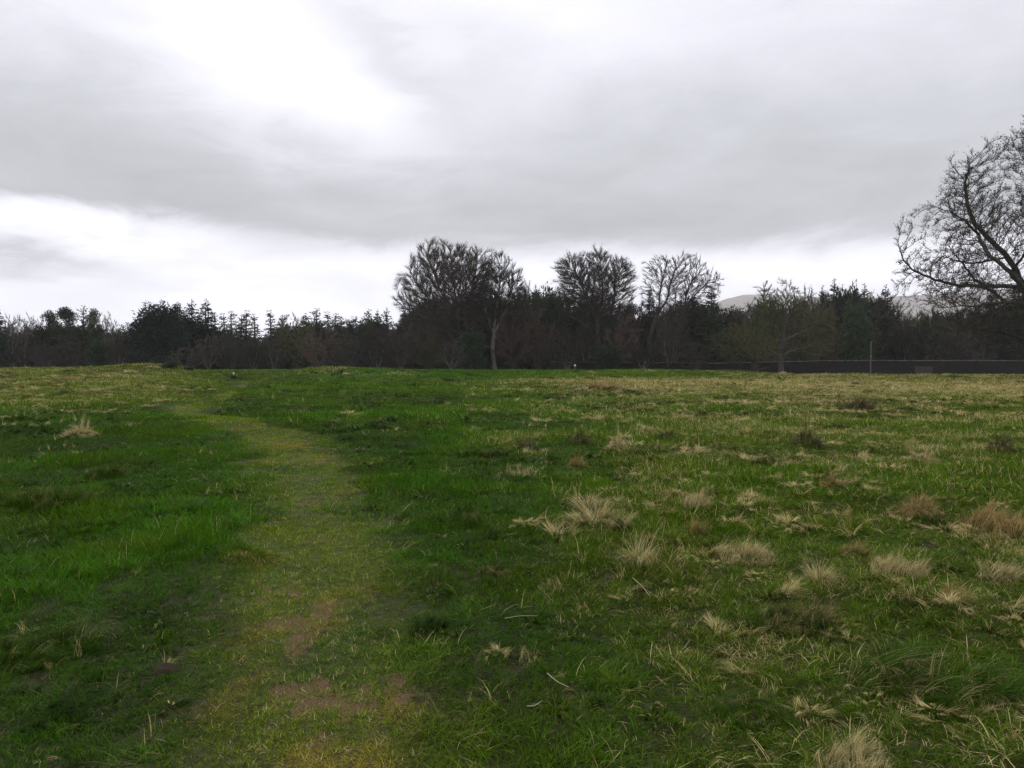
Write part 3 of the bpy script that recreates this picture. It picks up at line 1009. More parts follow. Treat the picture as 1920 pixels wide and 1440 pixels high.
# ------------------------------------------------------------------ trees: shapes
def tubes(p0, p1, r0, r1, k):
    """separate tapered tubes, k sides"""
    n = len(p0)
    d = unit(p1 - p0)
    ref = np.where(np.abs(d[:, 2:3]) > 0.9, np.array([[1.0, 0, 0]]), np.array([[0, 0, 1.0]]))
    u = unit(np.cross(d, ref)); v = np.cross(d, u)
    a = np.arange(k) * 2 * PI / k
    ring = u[:, None, :] * np.cos(a)[None, :, None] + v[:, None, :] * np.sin(a)[None, :, None]
    A = p0[:, None, :] + ring * r0[:, None, None]
    B = p1[:, None, :] + ring * r1[:, None, None]
    V = np.concatenate([A, B], 1)
    tri = []
    for i in range(k):
        j = (i + 1) % k
        tri += [[i, j, k + j], [i, k + j, k + i]]
    tri = np.array(tri)
    T = (tri[None] + (np.arange(n) * 2 * k)[:, None, None]).reshape(-1, 3)
    return V.reshape(-1, 3), T


def spikes(p, d, L, r):
    """three-sided needles: twigs"""
    n = len(p)
    d = unit(d)
    ref = np.where(np.abs(d[:, 2:3]) > 0.9, np.array([[1.0, 0, 0]]), np.array([[0, 0, 1.0]]))
    u = unit(np.cross(d, ref)); v = np.cross(d, u)
    V = np.empty((n, 4, 3))
    for i in range(3):
        a = i * 2 * PI / 3
        V[:, i] = p + (u * math.cos(a) + v * math.sin(a)) * r[:, None]
    V[:, 3] = p + d * L[:, None]
    tri = np.array([[0, 1, 3], [1, 2, 3], [2, 0, 3]])
    T = (tri[None] + (np.arange(n) * 4)[:, None, None]).reshape(-1, 3)
    return V.reshape(-1, 3), T


def flakes(rng, p, d, L, W):
    """small pointed leaf or needle-spray faces"""
    n = len(p)
    d = unit(d)
    s = unit(np.cross(d, rng.normal(size=(n, 3))))
    V = np.stack([p - d * L[:, None] * 0.1, p + d * L[:, None] * 0.35 + s * W[:, None], p + d * L[:, None], p + d * L[:, None] * 0.35 - s * W[:, None]], 1)
    T = (np.array([[0, 1, 2], [0, 2, 3]])[None] + (np.arange(n) * 4)[:, None, None]).reshape(-1, 3)
    return V.reshape(-1, 3), T


def in_lobes(rng, lobes, n):
    vol = np.array([l[3] * l[4] * l[5] for l in lobes]); vol = vol / vol.sum()
    c = rng.choice(len(lobes), n, p=vol)
    L = np.array(lobes)[c]
    q = unit(rng.normal(size=(n, 3))) * ((rng.random(n) ** (1 / 2.4)) * rng.normal(1.0, 0.10, n))[:, None]
    P = L[:, :3] + q * L[:, 3:6]
    # crowns are patchy: thin some places out
    g = fbm(P[:, 0] / 1.8 + P[:, 1] * 0.35 + 40, P[:, 2] / 1.8 - P[:, 1] * 0.3 + 40, 17, 2)
    return P[rng.random(n) < 0.15 + 0.85 * sstep(0.32, 0.62, g)]


def colonize(rng, attr_pts, lines, step, infl, kill, trop, iters=90, jitter=0.08, fan=None, fanw=0.0):
    """grow branches from given lines (trunk, limbs) into a cloud of points"""
    P, par = [], []
    for (pts, start) in lines:
        pts = np.asarray(pts, float)
        prev = start
        for a, b in zip(pts[:-1], pts[1:]):
            m = max(1, int(round(np.linalg.norm(b - a) / step)))
            for i in range(m + 1):
                if i == 0 and prev is not None: continue
                q = a + (b - a) * i / m
                P.append(q); par.append(-1 if prev is None else prev)
                prev = len(P) - 1
    P = np.array(P); par = list(par)
    A = attr_pts
    kid = np.bincount(np.array([q for q in par if q >= 0]), minlength=len(P)); last = np.full((len(P), 3), 1e6)
    D = np.linalg.norm(A[:, None] - P[None], axis=2)
    ni = D.argmin(1); nd = D.min(1)
    for it in range(iters):
        if len(A) == 0: break
        act = nd < infl
        if not act.any():
            act = nd < nd.min() + infl * 0.3
        dirs = np.zeros((len(P), 3)); cnt = np.zeros(len(P))
        np.add.at(dirs, ni[act], unit(A[act] - P[ni[act]]))
        np.add.at(cnt, ni[act], 1)
        g = np.where(cnt > 0)[0]
        dd = unit(unit(dirs[g]) + np.array(trop) + rng.normal(0, jitter, (len(g), 3)))
        if fan is not None:
            dd = unit(dd + fanw * unit(P[g] - fan))
        newP = P[g] + dd * step
        ok = (kid[g] < 3) & (np.linalg.norm(newP - last[g], axis=1) > 0.45 * step)
        if not ok.any(): break
        g, newP = g[ok], newP[ok]
        last[g] = newP; kid[g] += 1
        kid = np.concatenate([kid, np.zeros(len(g), int)]); last = np.concatenate([last, np.full((len(g), 3), 1e6)])
        base = len(P)
        P = np.concatenate([P, newP]); par += list(g)
        a32, b32 = A.astype(np.float32), newP.astype(np.float32)
        D = (b32 ** 2).sum(1)[None] - 2 * (a32 @ b32.T)
        j = D.argmin(1); dm = np.linalg.norm(A - newP[j], axis=1)
        up = dm < nd
        ni = np.where(up, base + j, ni); nd = np.where(up, dm, nd)
        live = nd > kill
        A, ni, nd = A[live], ni[live], nd[live]
        if len(P) > 26000: break
    return P, np.array(par)


def radii(P, par, r_tip, r_base, n=2.0):
    N = len(P)
    acc = np.zeros(N)
    kids = np.bincount(par[par >= 0], minlength=N)
    for i in range(N - 1, -1, -1):
        if kids[i] == 0: acc[i] = 1.0
        if par[i] >= 0: acc[par[i]] += acc[i]
    r = acc ** (1 / n)
    r = r / r.max()
    r = r_tip + (r_base - r_tip) * np.clip((r - r.min()) / (1 - r.min()), 0, 1)
    return r, acc


def branch_tree(rng, lobes, trunk_lines, height_scale=1.0, n_attr=1400, step=0.45, infl=5.0, kill=0.9, trop=(0, 0, 0.25),
                r_tip=0.022, r_base=0.5, twig_n=7, twig_len=0.8, twig_r=0.011, twig_up=0.35, sub=2, iters=90, leafy=0.0, attr_pts=None, thick=0.09, spread=0.42, tipmax=6, fan=None, fanw=0.0, smooth=3):
    """returns (trunk V,T), (crown V,T), (leaf V,T or None)"""
    A = in_lobes(rng, lobes, n_attr) if attr_pts is None else attr_pts
    P, par = colonize(rng, A, trunk_lines, step, infl, kill, trop, iters, fan=fan, fanw=fanw)
    # straighten the zigzag of growth
    fixed = np.zeros(len(P), bool); fixed[par < 0] = True
    nk = np.bincount(par[par >= 0], minlength=len(P))
    for _ in range(smooth):
        ch = np.zeros_like(P); np.add.at(ch, par[par >= 0], P[par >= 0])
        av = 0.5 * P + 0.25 * P[np.maximum(par, 0)] + 0.25 * ch / np.maximum(nk, 1)[:, None]
        mv = (~fixed) & (nk > 0)
        P = np.where(mv[:, None], av, P)
    r, kids = radii(P, par, r_tip, r_base)
    # root flare
    seg = np.where(par >= 0)[0]
    p0, p1 = P[par[seg]], P[seg]
    rr0, rr1 = r[par[seg]], r[seg]
    rr0 = np.minimum(rr0, rr1 * 1.7)
    d = unit(p1 - p0)
    p1x = p1 + d * (rr1 * 0.35)[:, None]
    low = p0[:, 2] < 1.2
    rr0 = np.where(low, rr0 * (1 + 0.45 * np.clip(1.2 - p0[:, 2], 0, 1.2)), rr0)
    rr1f = np.where(p1[:, 2] < 1.2, rr1 * (1 + 0.45 * np.clip(1.2 - p1[:, 2], 0, 1.2)), rr1)
    big = rr1 > thick
    mid = (~big) & (rr1 > 0.035)
    sm = ~(big | mid)
    trunk = tubes(p0[big], p1x[big], rr0[big], rr1f[big], 8)
    crown = []
    if mid.any(): crown.append(tubes(p0[mid], p1x[mid], rr0[mid], rr1[mid], 5))
    if sm.any(): crown.append(tubes(p0[sm], p1x[sm], rr0[sm], rr1[sm], 3))
    # twigs
    c = np.where((kids[seg] <= tipmax) & (rr1 < 0.06))[0]
    c = np.repeat(c, twig_n)
    tt = rng.random(len(c))
    base = p0[c] + (p1[c] - p0[c]) * tt[:, None]
    cen = np.array(lobes)[:, :3].mean(0) if len(lobes) else P.mean(0)
    outw = unit(base - cen)
    td = unit(d[c] * 0.75 + outw * 0.45 + np.array([0, 0, twig_up]) + rng.normal(0, spread, (len(c), 3)))
    L = twig_len * rng.uniform(0.35, 1.0, len(c))
    crown.append(spikes(base, td, L, np.full(len(c), twig_r)))
    b2, l2, d2 = base, L, td
    tips = [base + td * L[:, None]]
    for s_ in range(sub):
        t2 = rng.uniform(0.25, 0.95, len(base))
        bb = base + td * (L * t2)[:, None]
        dd = unit(td * 0.8 + np.array([0, 0, twig_up * 0.6]) + rng.normal(0, spread * 1.1, td.shape))
        ll = L * rng.uniform(0.3, 0.65, len(base))
        crown.append(spikes(bb, dd, ll, np.full(len(bb), twig_r * 0.75)))
        tips.append(bb + dd * ll[:, None])
    leaves = None
    if leafy > 0:
        tp = np.concatenate(tips)
        tp = tp[rng.random(len(tp)) < leafy]
        leaves = flakes(rng, tp, rng.normal(size=tp.shape) + np.array([0, 0, 0.3]), rng.uniform(0.07, 0.16, len(tp)), rng.uniform(0.03, 0.06, len(tp)))
    return trunk, join(crown), leaves


def spruce_shape(rng, H, R, z0=0.06, whorl=0.38, nb=6, dens=1.0, droop=0.35, power=0.85, ragged=0.25, spray=0.5):
    nz = int(H * (1 - z0) / whorl)
    zs = np.linspace(z0 * H, H * 0.985, nz)
    # trunk
    tz = np.linspace(0, H, 12)
    wob = np.cumsum(rng.normal(0, 0.015 * H / 12, (12, 2)), 0); wob[0] = 0
    tp = np.concatenate([wob, tz[:, None]], 1)
    tr = 0.022 * H * (1 - tz / H) ** 0.8 + 0.012
    trunk = tubes(tp[:-1], tp[1:], tr[:-1], tr[1:], 6)
    B, D, L = [], [], []
    for z in zs:
        f = 1 - z / H
        ln0 = R * (f ** power) + 0.12
        m = nb if f > 0.08 else 3
        a0 = rng.uniform(0, 2 * PI)
        for i in range(m):
            if rng.random() < ragged * 0.4: continue
            a = a0 + i * 2 * PI / m + rng.normal(0, 0.2)
            up = 0.35 - droop * (1.1 * f + 0.3) + rng.normal(0, 0.10)
            if f < 0.15: up += 0.5
            B.append((np.interp(z, tz, tp[:, 0]), np.interp(z, tz, tp[:, 1]), z + rng.normal(0, 0.08)))
            D.append((math.cos(a), math.sin(a), up)); L.append(ln0 * rng.uniform(1 - ragged, 1 + ragged * 0.5))
    B, D, L = np.array(B), unit(np.array(D)), np.array(L)
    crown = [tubes(B, B + D * L[:, None], 0.012 + 0.010 * L, np.full(len(L), 0.006), 3)]
    per = np.maximum(2, (L * 9 * dens)).astype(int)
    idx = np.repeat(np.arange(len(L)), per)
    t = rng.random(len(idx)) ** 0.75
    base = B[idx] + D[idx] * (L[idx] * t)[:, None]
    base[:, 2] -= 0.10 * L[idx] * t * t
    side = rng.normal(0, 0.55, (len(idx), 3)); side[:, 2] -= 0.35 * (droop / 0.35) * rng.random(len(idx))
    sd = unit(D[idx] * 0.8 + side)
    sl = spray * rng.uniform(0.5, 1.15, len(idx)) * np.clip(0.5 + L[idx] / R, 0.55, 1.1)
    crown.append(flakes(rng, base, sd, sl, sl * rng.uniform(0.12, 0.24, len(idx))))
    return trunk, join(crown), None


def evergreen_shape(rng, H, lobes, n, size, trunk_r=0.35):
    """dense dark broad evergreen made of many small sprays"""
    tz = np.linspace(0, H * 0.8, 7)
    tp = np.stack([np.zeros(7), np.zeros(7), tz], 1)
    tr = trunk_r * (1 - tz / H)
    trunk = [tubes(tp[:-1], tp[1:], tr[:-1], tr[1:], 7)]
    L = np.array(lobes)
    a0 = tp[rng.integers(1, 6, len(L) * 3)]
    tgt = np.repeat(L[:, :3], 3, 0) + rng.normal(0, 0.3, (len(L) * 3, 3)) * np.repeat(L[:, 3:6], 3, 0)
    trunk.append(tubes(a0, tgt, np.full(len(a0), trunk_r * 0.3), np.full(len(a0), trunk_r * 0.08), 5))
    vol = (L[:, 3] * L[:, 4] + L[:, 3] * L[:, 5]); vol = vol / vol.sum()
    c = rng.choice(len(L), n, p=vol)
    q = unit(rng.normal(size=(n, 3)))
    # clumps: radius wobbles with direction, thinned towards the middle
    wob = 1 + 0.22 * np.sin(q[:, 0] * 7 + c * 1.7) * np.sin(q[:, 1] * 6 + c) + 0.16 * np.sin(q[:, 2] * 9 + c * 2.3)
    rad = (rng.random(n) ** 0.45) * wob
    p = L[c, :3] + q * L[c, 3:6] * rad[:, None]
    ok = p[:, 2] > 0.15
    p, q = p[ok], q[ok]
    d = unit(q * np.array([1, 1, 0.4]) + rng.normal(0, 0.5, q.shape) + np.array([0, 0, 0.1]))
    sl = size * rng.uniform(0.5, 1.3, len(p))
    return join(trunk), flakes(rng, p, d, sl, sl * rng.uniform(0.12, 0.3, len(p))), None


def scrub_shape(rng, R, H, n_attr=520, twig_n=13, twig_len=0.7, twig_r=0.018, leafy=0.0, rz=None):
    lob = [(0, 0, H * 0.52, R, R, H * 0.52), (R * 0.35, 0, H * 0.62, R * 0.5, R * 0.6, H * 0.4), (-R * 0.4, 0.1, H * 0.55, R * 0.55, R * 0.6, H * 0.4)]
    A = in_lobes(rng, lob, n_attr)
    A = A[A[:, 2] > 0.3]
    lines = []
    for i in range(7):
        a = rng.uniform(0, 2 * PI); rr = R * 0.28 * rng.random()
        b = np.array([0.0, 0.0, -0.15])
        t = b + np.array([1.3 * rr * math.cos(a), 1.3 * rr * math.sin(a), H * rng.uniform(0.2, 0.4)])
        lines.append(([b, t], None if i == 0 else 0))
    return branch_tree(rng, lob, lines, step=0.4, infl=4.0, kill=0.5, trop=(0, 0, 0.2), r_tip=0.014, r_base=0.15, twig_n=twig_n, twig_len=twig_len,
                       twig_r=twig_r, sub=2, iters=40, leafy=leafy, attr_pts=A, thick=0.032, tipmax=8)


def bare_shape(rng, H, R, z_fork=0.28, n_attr=900, r_base=0.42, fork=4, lean=0.0, dome=0.62, leafy=0.0, twig_n=7, twig_len=0.9, twig_up=0.35, fan=0.55, step=0.45, kill=0.7, twig_r=0.022, z_low=None):
    """bare spreading broadleaf tree of height H, crown radius R"""
    zc = H * dome
    lob = [(lean, 0, zc, R, R, H - zc - 0.3)]
    for i in range(5):
        a = i * 2 * PI / 5 + rng.uniform(-0.4, 0.4)
        lob.append((lean + R * 0.5 * math.cos(a), R * 0.5 * math.sin(a), zc + rng.uniform(-0.12, 0.10) * H, R * 0.52, R * 0.52, (H - zc) * 0.72))
    zf = H * z_fork
    lines = [([(0, 0, -0.3), (lean * 0.1, 0, zf * 0.5), (lean * 0.25, 0, zf)], None)]
    n0 = int(round(np.linalg.norm([lean * 0.1, 0, zf * 0.5 + 0.3]) / step)) + int(round(np.linalg.norm([lean * 0.15, 0, zf * 0.5]) / step))
    a0 = rng.uniform(0, PI)
    for i in range(fork):
        a = a0 + i * 2 * PI / fork + rng.uniform(-0.3, 0.3)
        s = fan * R * rng.uniform(0.5, 1.0)
        e = np.array([lean * 0.7 + s * math.cos(a), s * math.sin(a), zf + (zc - zf) * rng.uniform(0.75, 1.2)])
        b = np.array([lean * 0.25, 0, zf])
        m = b + (e - b) * 0.5 + np.array([0.12 * s * math.cos(a), 0.12 * s * math.sin(a), -0.03 * H]) + rng.normal(0, 0.02 * H, 3)
        lines.append(([b, m, e], n0))
    return branch_tree(rng, lob, lines, n_attr=n_attr, step=step, infl=6.0, kill=kill, trop=(0, 0, 0.18), r_tip=0.022, r_base=r_base,
                       twig_n=twig_n, twig_len=twig_len, twig_r=twig_r, twig_up=twig_up, sub=2, leafy=leafy)


def pine_shape(rng, H, R):
    tz = np.linspace(-0.2, H * 0.93, 9)
    wob = np.cumsum(rng.normal(0, 0.16, (9, 2)), 0); wob[0] = 0
    tp = np.concatenate([wob, tz[:, None]], 1); tr = 0.24 * (1 - tz / H) ** 0.7 + 0.03
    trunk = [tubes(tp[:-1], tp[1:], tr[:-1], tr[1:], 7)]
    P, Q = [], []
    for i in range(34):
        z = H * rng.uniform(0.35, 1.0); a = rng.uniform(0, 2 * PI)
        s = R * (1.1 - 0.7 * abs(z / H - 0.62) / 0.38) * rng.uniform(0.1, 1.0)
        b = np.array([np.interp(z * 0.9, tz, tp[:, 0]), np.interp(z * 0.9, tz, tp[:, 1]), z * 0.9])
        e = np.array([b[0] + s * math.cos(a), b[1] + s * math.sin(a), z])
        trunk.append(tubes(b[None], e[None], np.array([0.07]), np.array([0.025]), 4))
        m = 210
        c = unit(rng.normal(size=(m, 3))) * (rng.random(m) ** 0.5)[:, None] * np.array([R * 0.36, R * 0.36, H * 0.065])
        P.append(e + c); Q.append(c)
    P = np.concatenate(P); Q = np.concatenate(Q)
    L = rng.uniform(0.2, 0.5, len(P))
    return join(trunk), flakes(rng, P, unit(Q) + rng.normal(0, 0.5, Q.shape) + np.array([0, 0, 0.4]), L, L * 0.22), None


# ------------------------------------------------------------------ trees: placing
class Proto:
    """meshes of one kind of tree with the size they were built at"""
    def __init__(self, name, shape, H, R, bark, crown, leafm=None):
        t, c, l = shape
        self.H, self.R = H, R
        self.t = make_mesh('trunk', t[0], t[1], smooth=True); self.t.materials.append(MAT[bark])
        self.c = make_mesh('crown', c[0], c[1]); self.c.materials.append(MAT[crown])
        self.l = None
        if l is not None:
            self.l = make_mesh('buds', l[0], l[1]); self.l.materials.append(MAT[leafm or crown])


def ground_at(px, Y):
    x = (px - 960) / F * Y
    return x, Y, terr1(x, Y)


def z_of(py, Y):
    """height of a pixel row at distance Y"""
    r = pix_ray(960, py)
    return EYE + r[2] / r[1] * Y


def plant(name, proto, px, Y, top, label, cat, width=None, rot=0.0, group=None, sink=0.0):
    x, y, z = ground_at(px, Y)
    z -= sink
    H = z_of(top, Y) - z
    sz = H / proto.H
    sx = sz if width is None else (width * Y / F / 2) / proto.R
    root = bpy.data.objects.new(name, None)
    root.empty_display_size = 0.5
    COL.objects.link(root)
    q = math.sin(px * 12.9898) * 43758.5453 % 1.0
    root.location = (x, y, z); root.rotation_euler = ((q - 0.5) * 0.07, ((q * 7.3) % 1.0 - 0.5) * 0.09, rot); root.scale = (sx * (0.85 + 0.35 * q), sx, sz)
    tag(root, label, cat, group)
    link_obj('trunk', proto.t, parent=root)
    cr = link_obj('crown', proto.c, parent=root)
    if proto.l is not None:
        link_obj('buds', proto.l, parent=cr)
    return root


def build_protos():
    P = {}
    rng = np.random.default_rng(101)
    # generic kinds
    P['bare1'] = Proto('bare1', bare_shape(rng, 14, 4.6, 0.3, 1000, 0.30), 14, 4.6, 'bark_grey', 'twig_grey')
    P['bare2'] = Proto('bare2', bare_shape(rng, 14, 3.6, 0.36, 900, 0.26, fork=3, dome=0.66), 14, 3.6, 'bark_grey', 'twig_grey')
    P['oak1'] = Proto('oak1', bare_shape(rng, 11, 6.0, 0.22, 1200, 0.42, fork=5, dome=0.5, leafy=0.30, fan=0.8, twig_n=9), 11, 6.0, 'bark_dark', 'twig_green', 'needles_olive')
    P['oak2'] = Proto('oak2', bare_shape(rng, 12, 5.0, 0.2, 1200, 0.40, fork=5, dome=0.5, leafy=0.22, fan=0.8, twig_n=9), 12, 5.0, 'bark_dark', 'twig_green', 'needles_olive')
    P['larch1'] = Proto('larch1', spruce_shape(rng, 15, 2.1, 0.12, 0.42, 6, 1.5, 0.22, 0.50, 0.6, 0.50), 15, 2.1, 'bark_dark', 'twig_brown')
    P['larch2'] = Proto('larch2', spruce_shape(rng, 15, 2.6, 0.2, 0.45, 6, 1.5, 0.10, 0.45, 0.65, 0.55), 15, 2.6, 'bark_dark', 'needles_olive')
    P['spruce1'] = Proto('spruce1', spruce_shape(rng, 16, 3.2, 0.04, 0.34, 7, 1.5, 0.40, 0.85, 0.25, 0.55), 16, 3.2, 'bark_dark', 'needles_dark')
    P['spruce2'] = Proto('spruce2', spruce_shape(rng, 16, 3.6, 0.04, 0.36, 7, 1.4, 0.30, 0.8, 0.35, 0.6), 16, 3.6, 'bark_dark', 'needles_green')
    P['spruce3'] = Proto('spruce3', spruce_shape(rng, 16, 3.0, 0.06, 0.42, 7, 1.7, 0.15, 0.62, 0.5, 0.55), 16, 3.0, 'bark_dark', 'needles_dark')
    P['pine1'] = Proto('pine1', pine_shape(rng, 13, 3.2), 13, 3.2, 'bark_dark', 'needles_olive')
    P['pine2'] = Proto('pine2', pine_shape(rng, 13, 3.4), 13, 3.4, 'bark_dark', 'needles_green')
    lob = [(0, 0, 5.2, 5.2, 5, 5.2), (1.0, 0, 8.6, 3.3, 3.5, 3.4), (-2.9, 0, 6.6, 2.8, 3.5, 2.9), (2.8, 0.4, 6.8, 2.7, 3, 4.0), (-0.8, -0.5, 8.4, 2.6, 3, 2.6)]
    P['yew'] = Proto('yew', evergreen_shape(rng, 12, lob, 15000, 0.5), 12, 5.6, 'bark_dark', 'needles_dark')
    lob = [(0, 0, 2.6, 2.4, 2.4, 2.7), (0.8, 0, 3.8, 1.4, 1.5, 1.4), (-1.0, 0.3, 3.4, 1.4, 1.5, 1.5)]
    P['holly'] = Proto('holly', evergreen_shape(rng, 5, lob, 6000, 0.35, 0.15), 5.2, 2.4, 'bark_dark', 'needles_green')
    P['scrub1'] = Proto('scrub1', scrub_shape(rng, 3.6, 6.0), 6.0, 3.6, 'bark_grey', 'twig_grey')
    P['scrub2'] = Proto('scrub2', scrub_shape(rng, 4.0, 5.5), 5.5, 4.0, 'bark_grey', 'twig_brown')
    P['scrub3'] = Proto('scrub3', scrub_shape(rng, 3.4, 6.5), 6.5, 3.4, 'bark_dark', 'twig_red')
    P['scrub4'] = Proto('scrub4', scrub_shape(rng, 3.6, 6.0, leafy=0.22), 6.0, 3.6, 'bark_grey', 'twig_green', 'needles_olive')
    return P


PROTO = build_protos()


def build_great_trees():
    """the tall bare trees that rise above the wood, each grown into its own outline"""
    rng = np.random.default_rng(7)

    def grown(name, px0, Y, base_row, lobes_px, trunk_px, n_attr, label, r_base, bark, crown, twig_up=0.45, twig_n=8, trop=(0, 0, 0.25), twig_len=1.25, kill=0.48, leafy=0.0, step=0.38):
        x0, y0, z0 = ground_at(px0, Y)
        k = Y / F

        def loc(px, py, dy=0.0):
            return np.array([(px - px0) * k, dy, z_of(py, Y) - z0])
        lobes = []
        for (px, py, rx, ry, *dep) in lobes_px:
            c = loc(px, py, dep[0] if dep else 0.0)
            lobes.append((*c, rx * k, max(rx, ry) * k * 0.85, ry * k))
        lines, start = [], {}
        n = 0
        for li, (pts, parent) in enumerate(trunk_px):
            P3 = [loc(*p) for p in pts]
            if li == 0: P3[0][2] = -0.3
            st = None
            if parent is not None:
                st = start[parent]
            # bookkeeping identical to colonize()
            cnt = 0
            for ai, (a, b) in enumerate(zip(P3[:-1], P3[1:])):
                m = max(1, int(round(np.linalg.norm(b - a) / step)))
                for i in range(m + 1):
                    if i == 0 and (st is not None or ai > 0): continue
                    cnt += 1
                start[(li, ai)] = n + cnt - 1
            n += cnt
            lines.append((P3, st))
        P3_fork = lines[0][0][-1] * np.array([1, 1, 0.8])
        t, c, l = branch_tree(rng, lobes, lines, n_attr=n_attr, step=step, infl=4.5, kill=kill, trop=trop, r_tip=0.013, r_base=r_base, spread=0.27, tipmax=3, fan=np.array(P3_fork), fanw=0.55, smooth=6,
                              twig_n=int(twig_n * 0.9), twig_len=twig_len, twig_r=0.017, twig_up=twig_up, sub=3, iters=80, leafy=leafy)
        root = bpy.data.objects.new(name, None); COL.objects.link(root)
        root.location = (x0, y0, z0)
        tag(root, label, 'tree', 'tall bare trees above the wood')
        tm = make_mesh('trunk', t[0], t[1], smooth=True); link_obj('trunk', tm, MAT[bark], root)
        cm = make_mesh('crown', c[0], c[1]); cr = link_obj('crown', cm, MAT[crown], root)
        if l is not None:
            lm = make_mesh('buds', l[0], l[1]); link_obj('buds', lm, MAT['needles_olive'], cr)
        return root

    # widest: windswept dome left of centre
    grown('beech_tree', 868, 150, 692,
          [(815, 500, 48, 44), (860, 510, 60, 46), (785, 555, 44, 50), (880, 545, 60, 55), (840, 560, 70, 60), (900, 510, 30, 34), (775, 590, 30, 26), (870, 610, 70, 45)],
          [([(868, 692), (866, 660), (862, 632)], None),
           ([(862, 632), (845, 585), (820, 530), (806, 490)], (0, 1)),
           ([(862, 632), (858, 580), (850, 525), (846, 480)], (0, 1)),
           ([(862, 632), (878, 580), (886, 535), (892, 500)], (0, 1)),
           ([(866, 660), (830, 602), (795, 596), (770, 578)], (0, 0)),
           ([(862, 632), (826, 585), (790, 545), (770, 515)], (0, 1)),
           ([(862, 632, 0), (870, 590, 3), (862, 540, 5), (856, 510, 5)], (0, 1)),
           ([(862, 632, 0), (860, 595, -3), (872, 545, -5), (866, 515, -5)], (0, 1))],
          9000, 'broad bare tree with the highest windswept crown, left of centre', 0.62, 'bark_grey', 'twig_brown', 0.55, 8)
    grown('beech_tree', 928, 146, 692,
          [(935, 520, 34, 40), (958, 545, 28, 40), (915, 565, 40, 45), (945, 590, 42, 45)],
          [([(928, 692), (923, 655), (926, 625)], None),
           ([(926, 625), (932, 570), (938, 520)], (0, 1)),
           ([(926, 625), (948, 580), (962, 535)], (0, 1)),
           ([(926, 625), (910, 580), (905, 540)], (0, 1))],
          3400, 'bare tree with pale forked trunk beside the highest crown', 0.40, 'bark_pale', 'twig_grey', 0.4, 8)
    grown('beech_tree', 1126, 148, 692,
          [(1070, 515, 28, 38), (1118, 505, 34, 34), (1160, 525, 30, 40), (1095, 560, 40, 45), (1145, 570, 42, 40), (1120, 540, 50, 40), (1060, 560, 20, 30)],
          [([(1126, 692), (1122, 650), (1120, 605)], None),
           ([(1120, 605), (1106, 575), (1088, 530), (1072, 495)], (0, 1)),
           ([(1120, 605), (1130, 560), (1128, 510), (1122, 480)], (0, 1)),
           ([(1120, 605), (1150, 570), (1152, 530), (1160, 500)], (0, 1)),
           ([(1122, 650), (1100, 612), (1075, 598), (1058, 594)], (0, 0)),
           ([(1120, 605, 0), (1118, 560, 4), (1108, 520, 5)], (0, 1)),
           ([(1120, 605, 0), (1132, 565, -4), (1140, 520, -5)], (0, 1))],
          6500, 'bare tree with a rounded fan of branches, middle of the three tall crowns', 0.50, 'bark_dark', 'twig_brown', 0.45, 8)
    grown('beech_tree', 1226, 148, 692,
          [(1240, 510, 34, 30), (1285, 510, 40, 32), (1325, 535, 28, 34), (1230, 545, 30, 34), (1290, 545, 50, 36), (1270, 575, 50, 30)],
          [([(1226, 692), (1216, 640), (1228, 600), (1236, 575)], None),
           ([(1236, 575), (1238, 540), (1246, 505)], (0, 2)),
           ([(1228, 600), (1250, 560), (1258, 525), (1268, 500)], (0, 1)),
           ([(1228, 600), (1282, 575), (1290, 540), (1305, 515)], (0, 1)),
           ([(1228, 600, 0), (1272, 580, 3), (1272, 545, 4), (1262, 520, 4)], (0, 1)),
           ([(1282, 575), (1305, 550), (1325, 532), (1345, 528)], (3, 0))],
          6000, 'bare tree with an open flat-topped crown, right of the three tall crowns', 0.42, 'bark_dark', 'twig_grey', 0.25, 6, twig_len=0.8)
    grown('oak_tree', 1466, 118, 702,
          [(1436, 555, 24, 26), (1474, 548, 26, 24), (1503, 550, 22, 20), (1440, 590, 34, 28), (1490, 600, 40, 34), (1465, 575, 40, 30), (1535, 600, 34, 34), (1400, 625, 36, 30), (1520, 650, 40, 24), (1440, 650, 40, 26)],
          [([(1466, 702), (1462, 668), (1468, 640), (1470, 605)], None),
           ([(1468, 640), (1445, 600), (1430, 570), (1432, 545)], (0, 1)),
           ([(1470, 605), (1468, 575), (1480, 550), (1478, 535)], (0, 2)),
           ([(1470, 605), (1490, 580), (1510, 560), (1522, 555)], (0, 2)),
           ([(1468, 640), (1500, 625), (1530, 612), (1550, 600)], (0, 1)),
           ([(1462, 668), (1495, 655), (1530, 648), (1552, 655)], (0, 0)),
           ([(1462, 668), (1430, 650), (1405, 630), (1385, 625)], (0, 0))],
          4000, 'knobbly bare oak with open twisting top in front of the dark wall', 0.42, 'bark_dark', 'twig_green', 0.15, 7, twig_len=0.6, leafy=0.10, kill=0.45)

    # the nearest tree, cut by the right edge of the picture
    Y = 66
    px0 = 1995
    x0, y0, z0 = ground_at(px0, Y)
    k = Y / F
    step = 0.32

    def loc(px, py, dy=0.0):
        return np.array([(px - px0) * k, dy, z_of(py, Y) - z0])
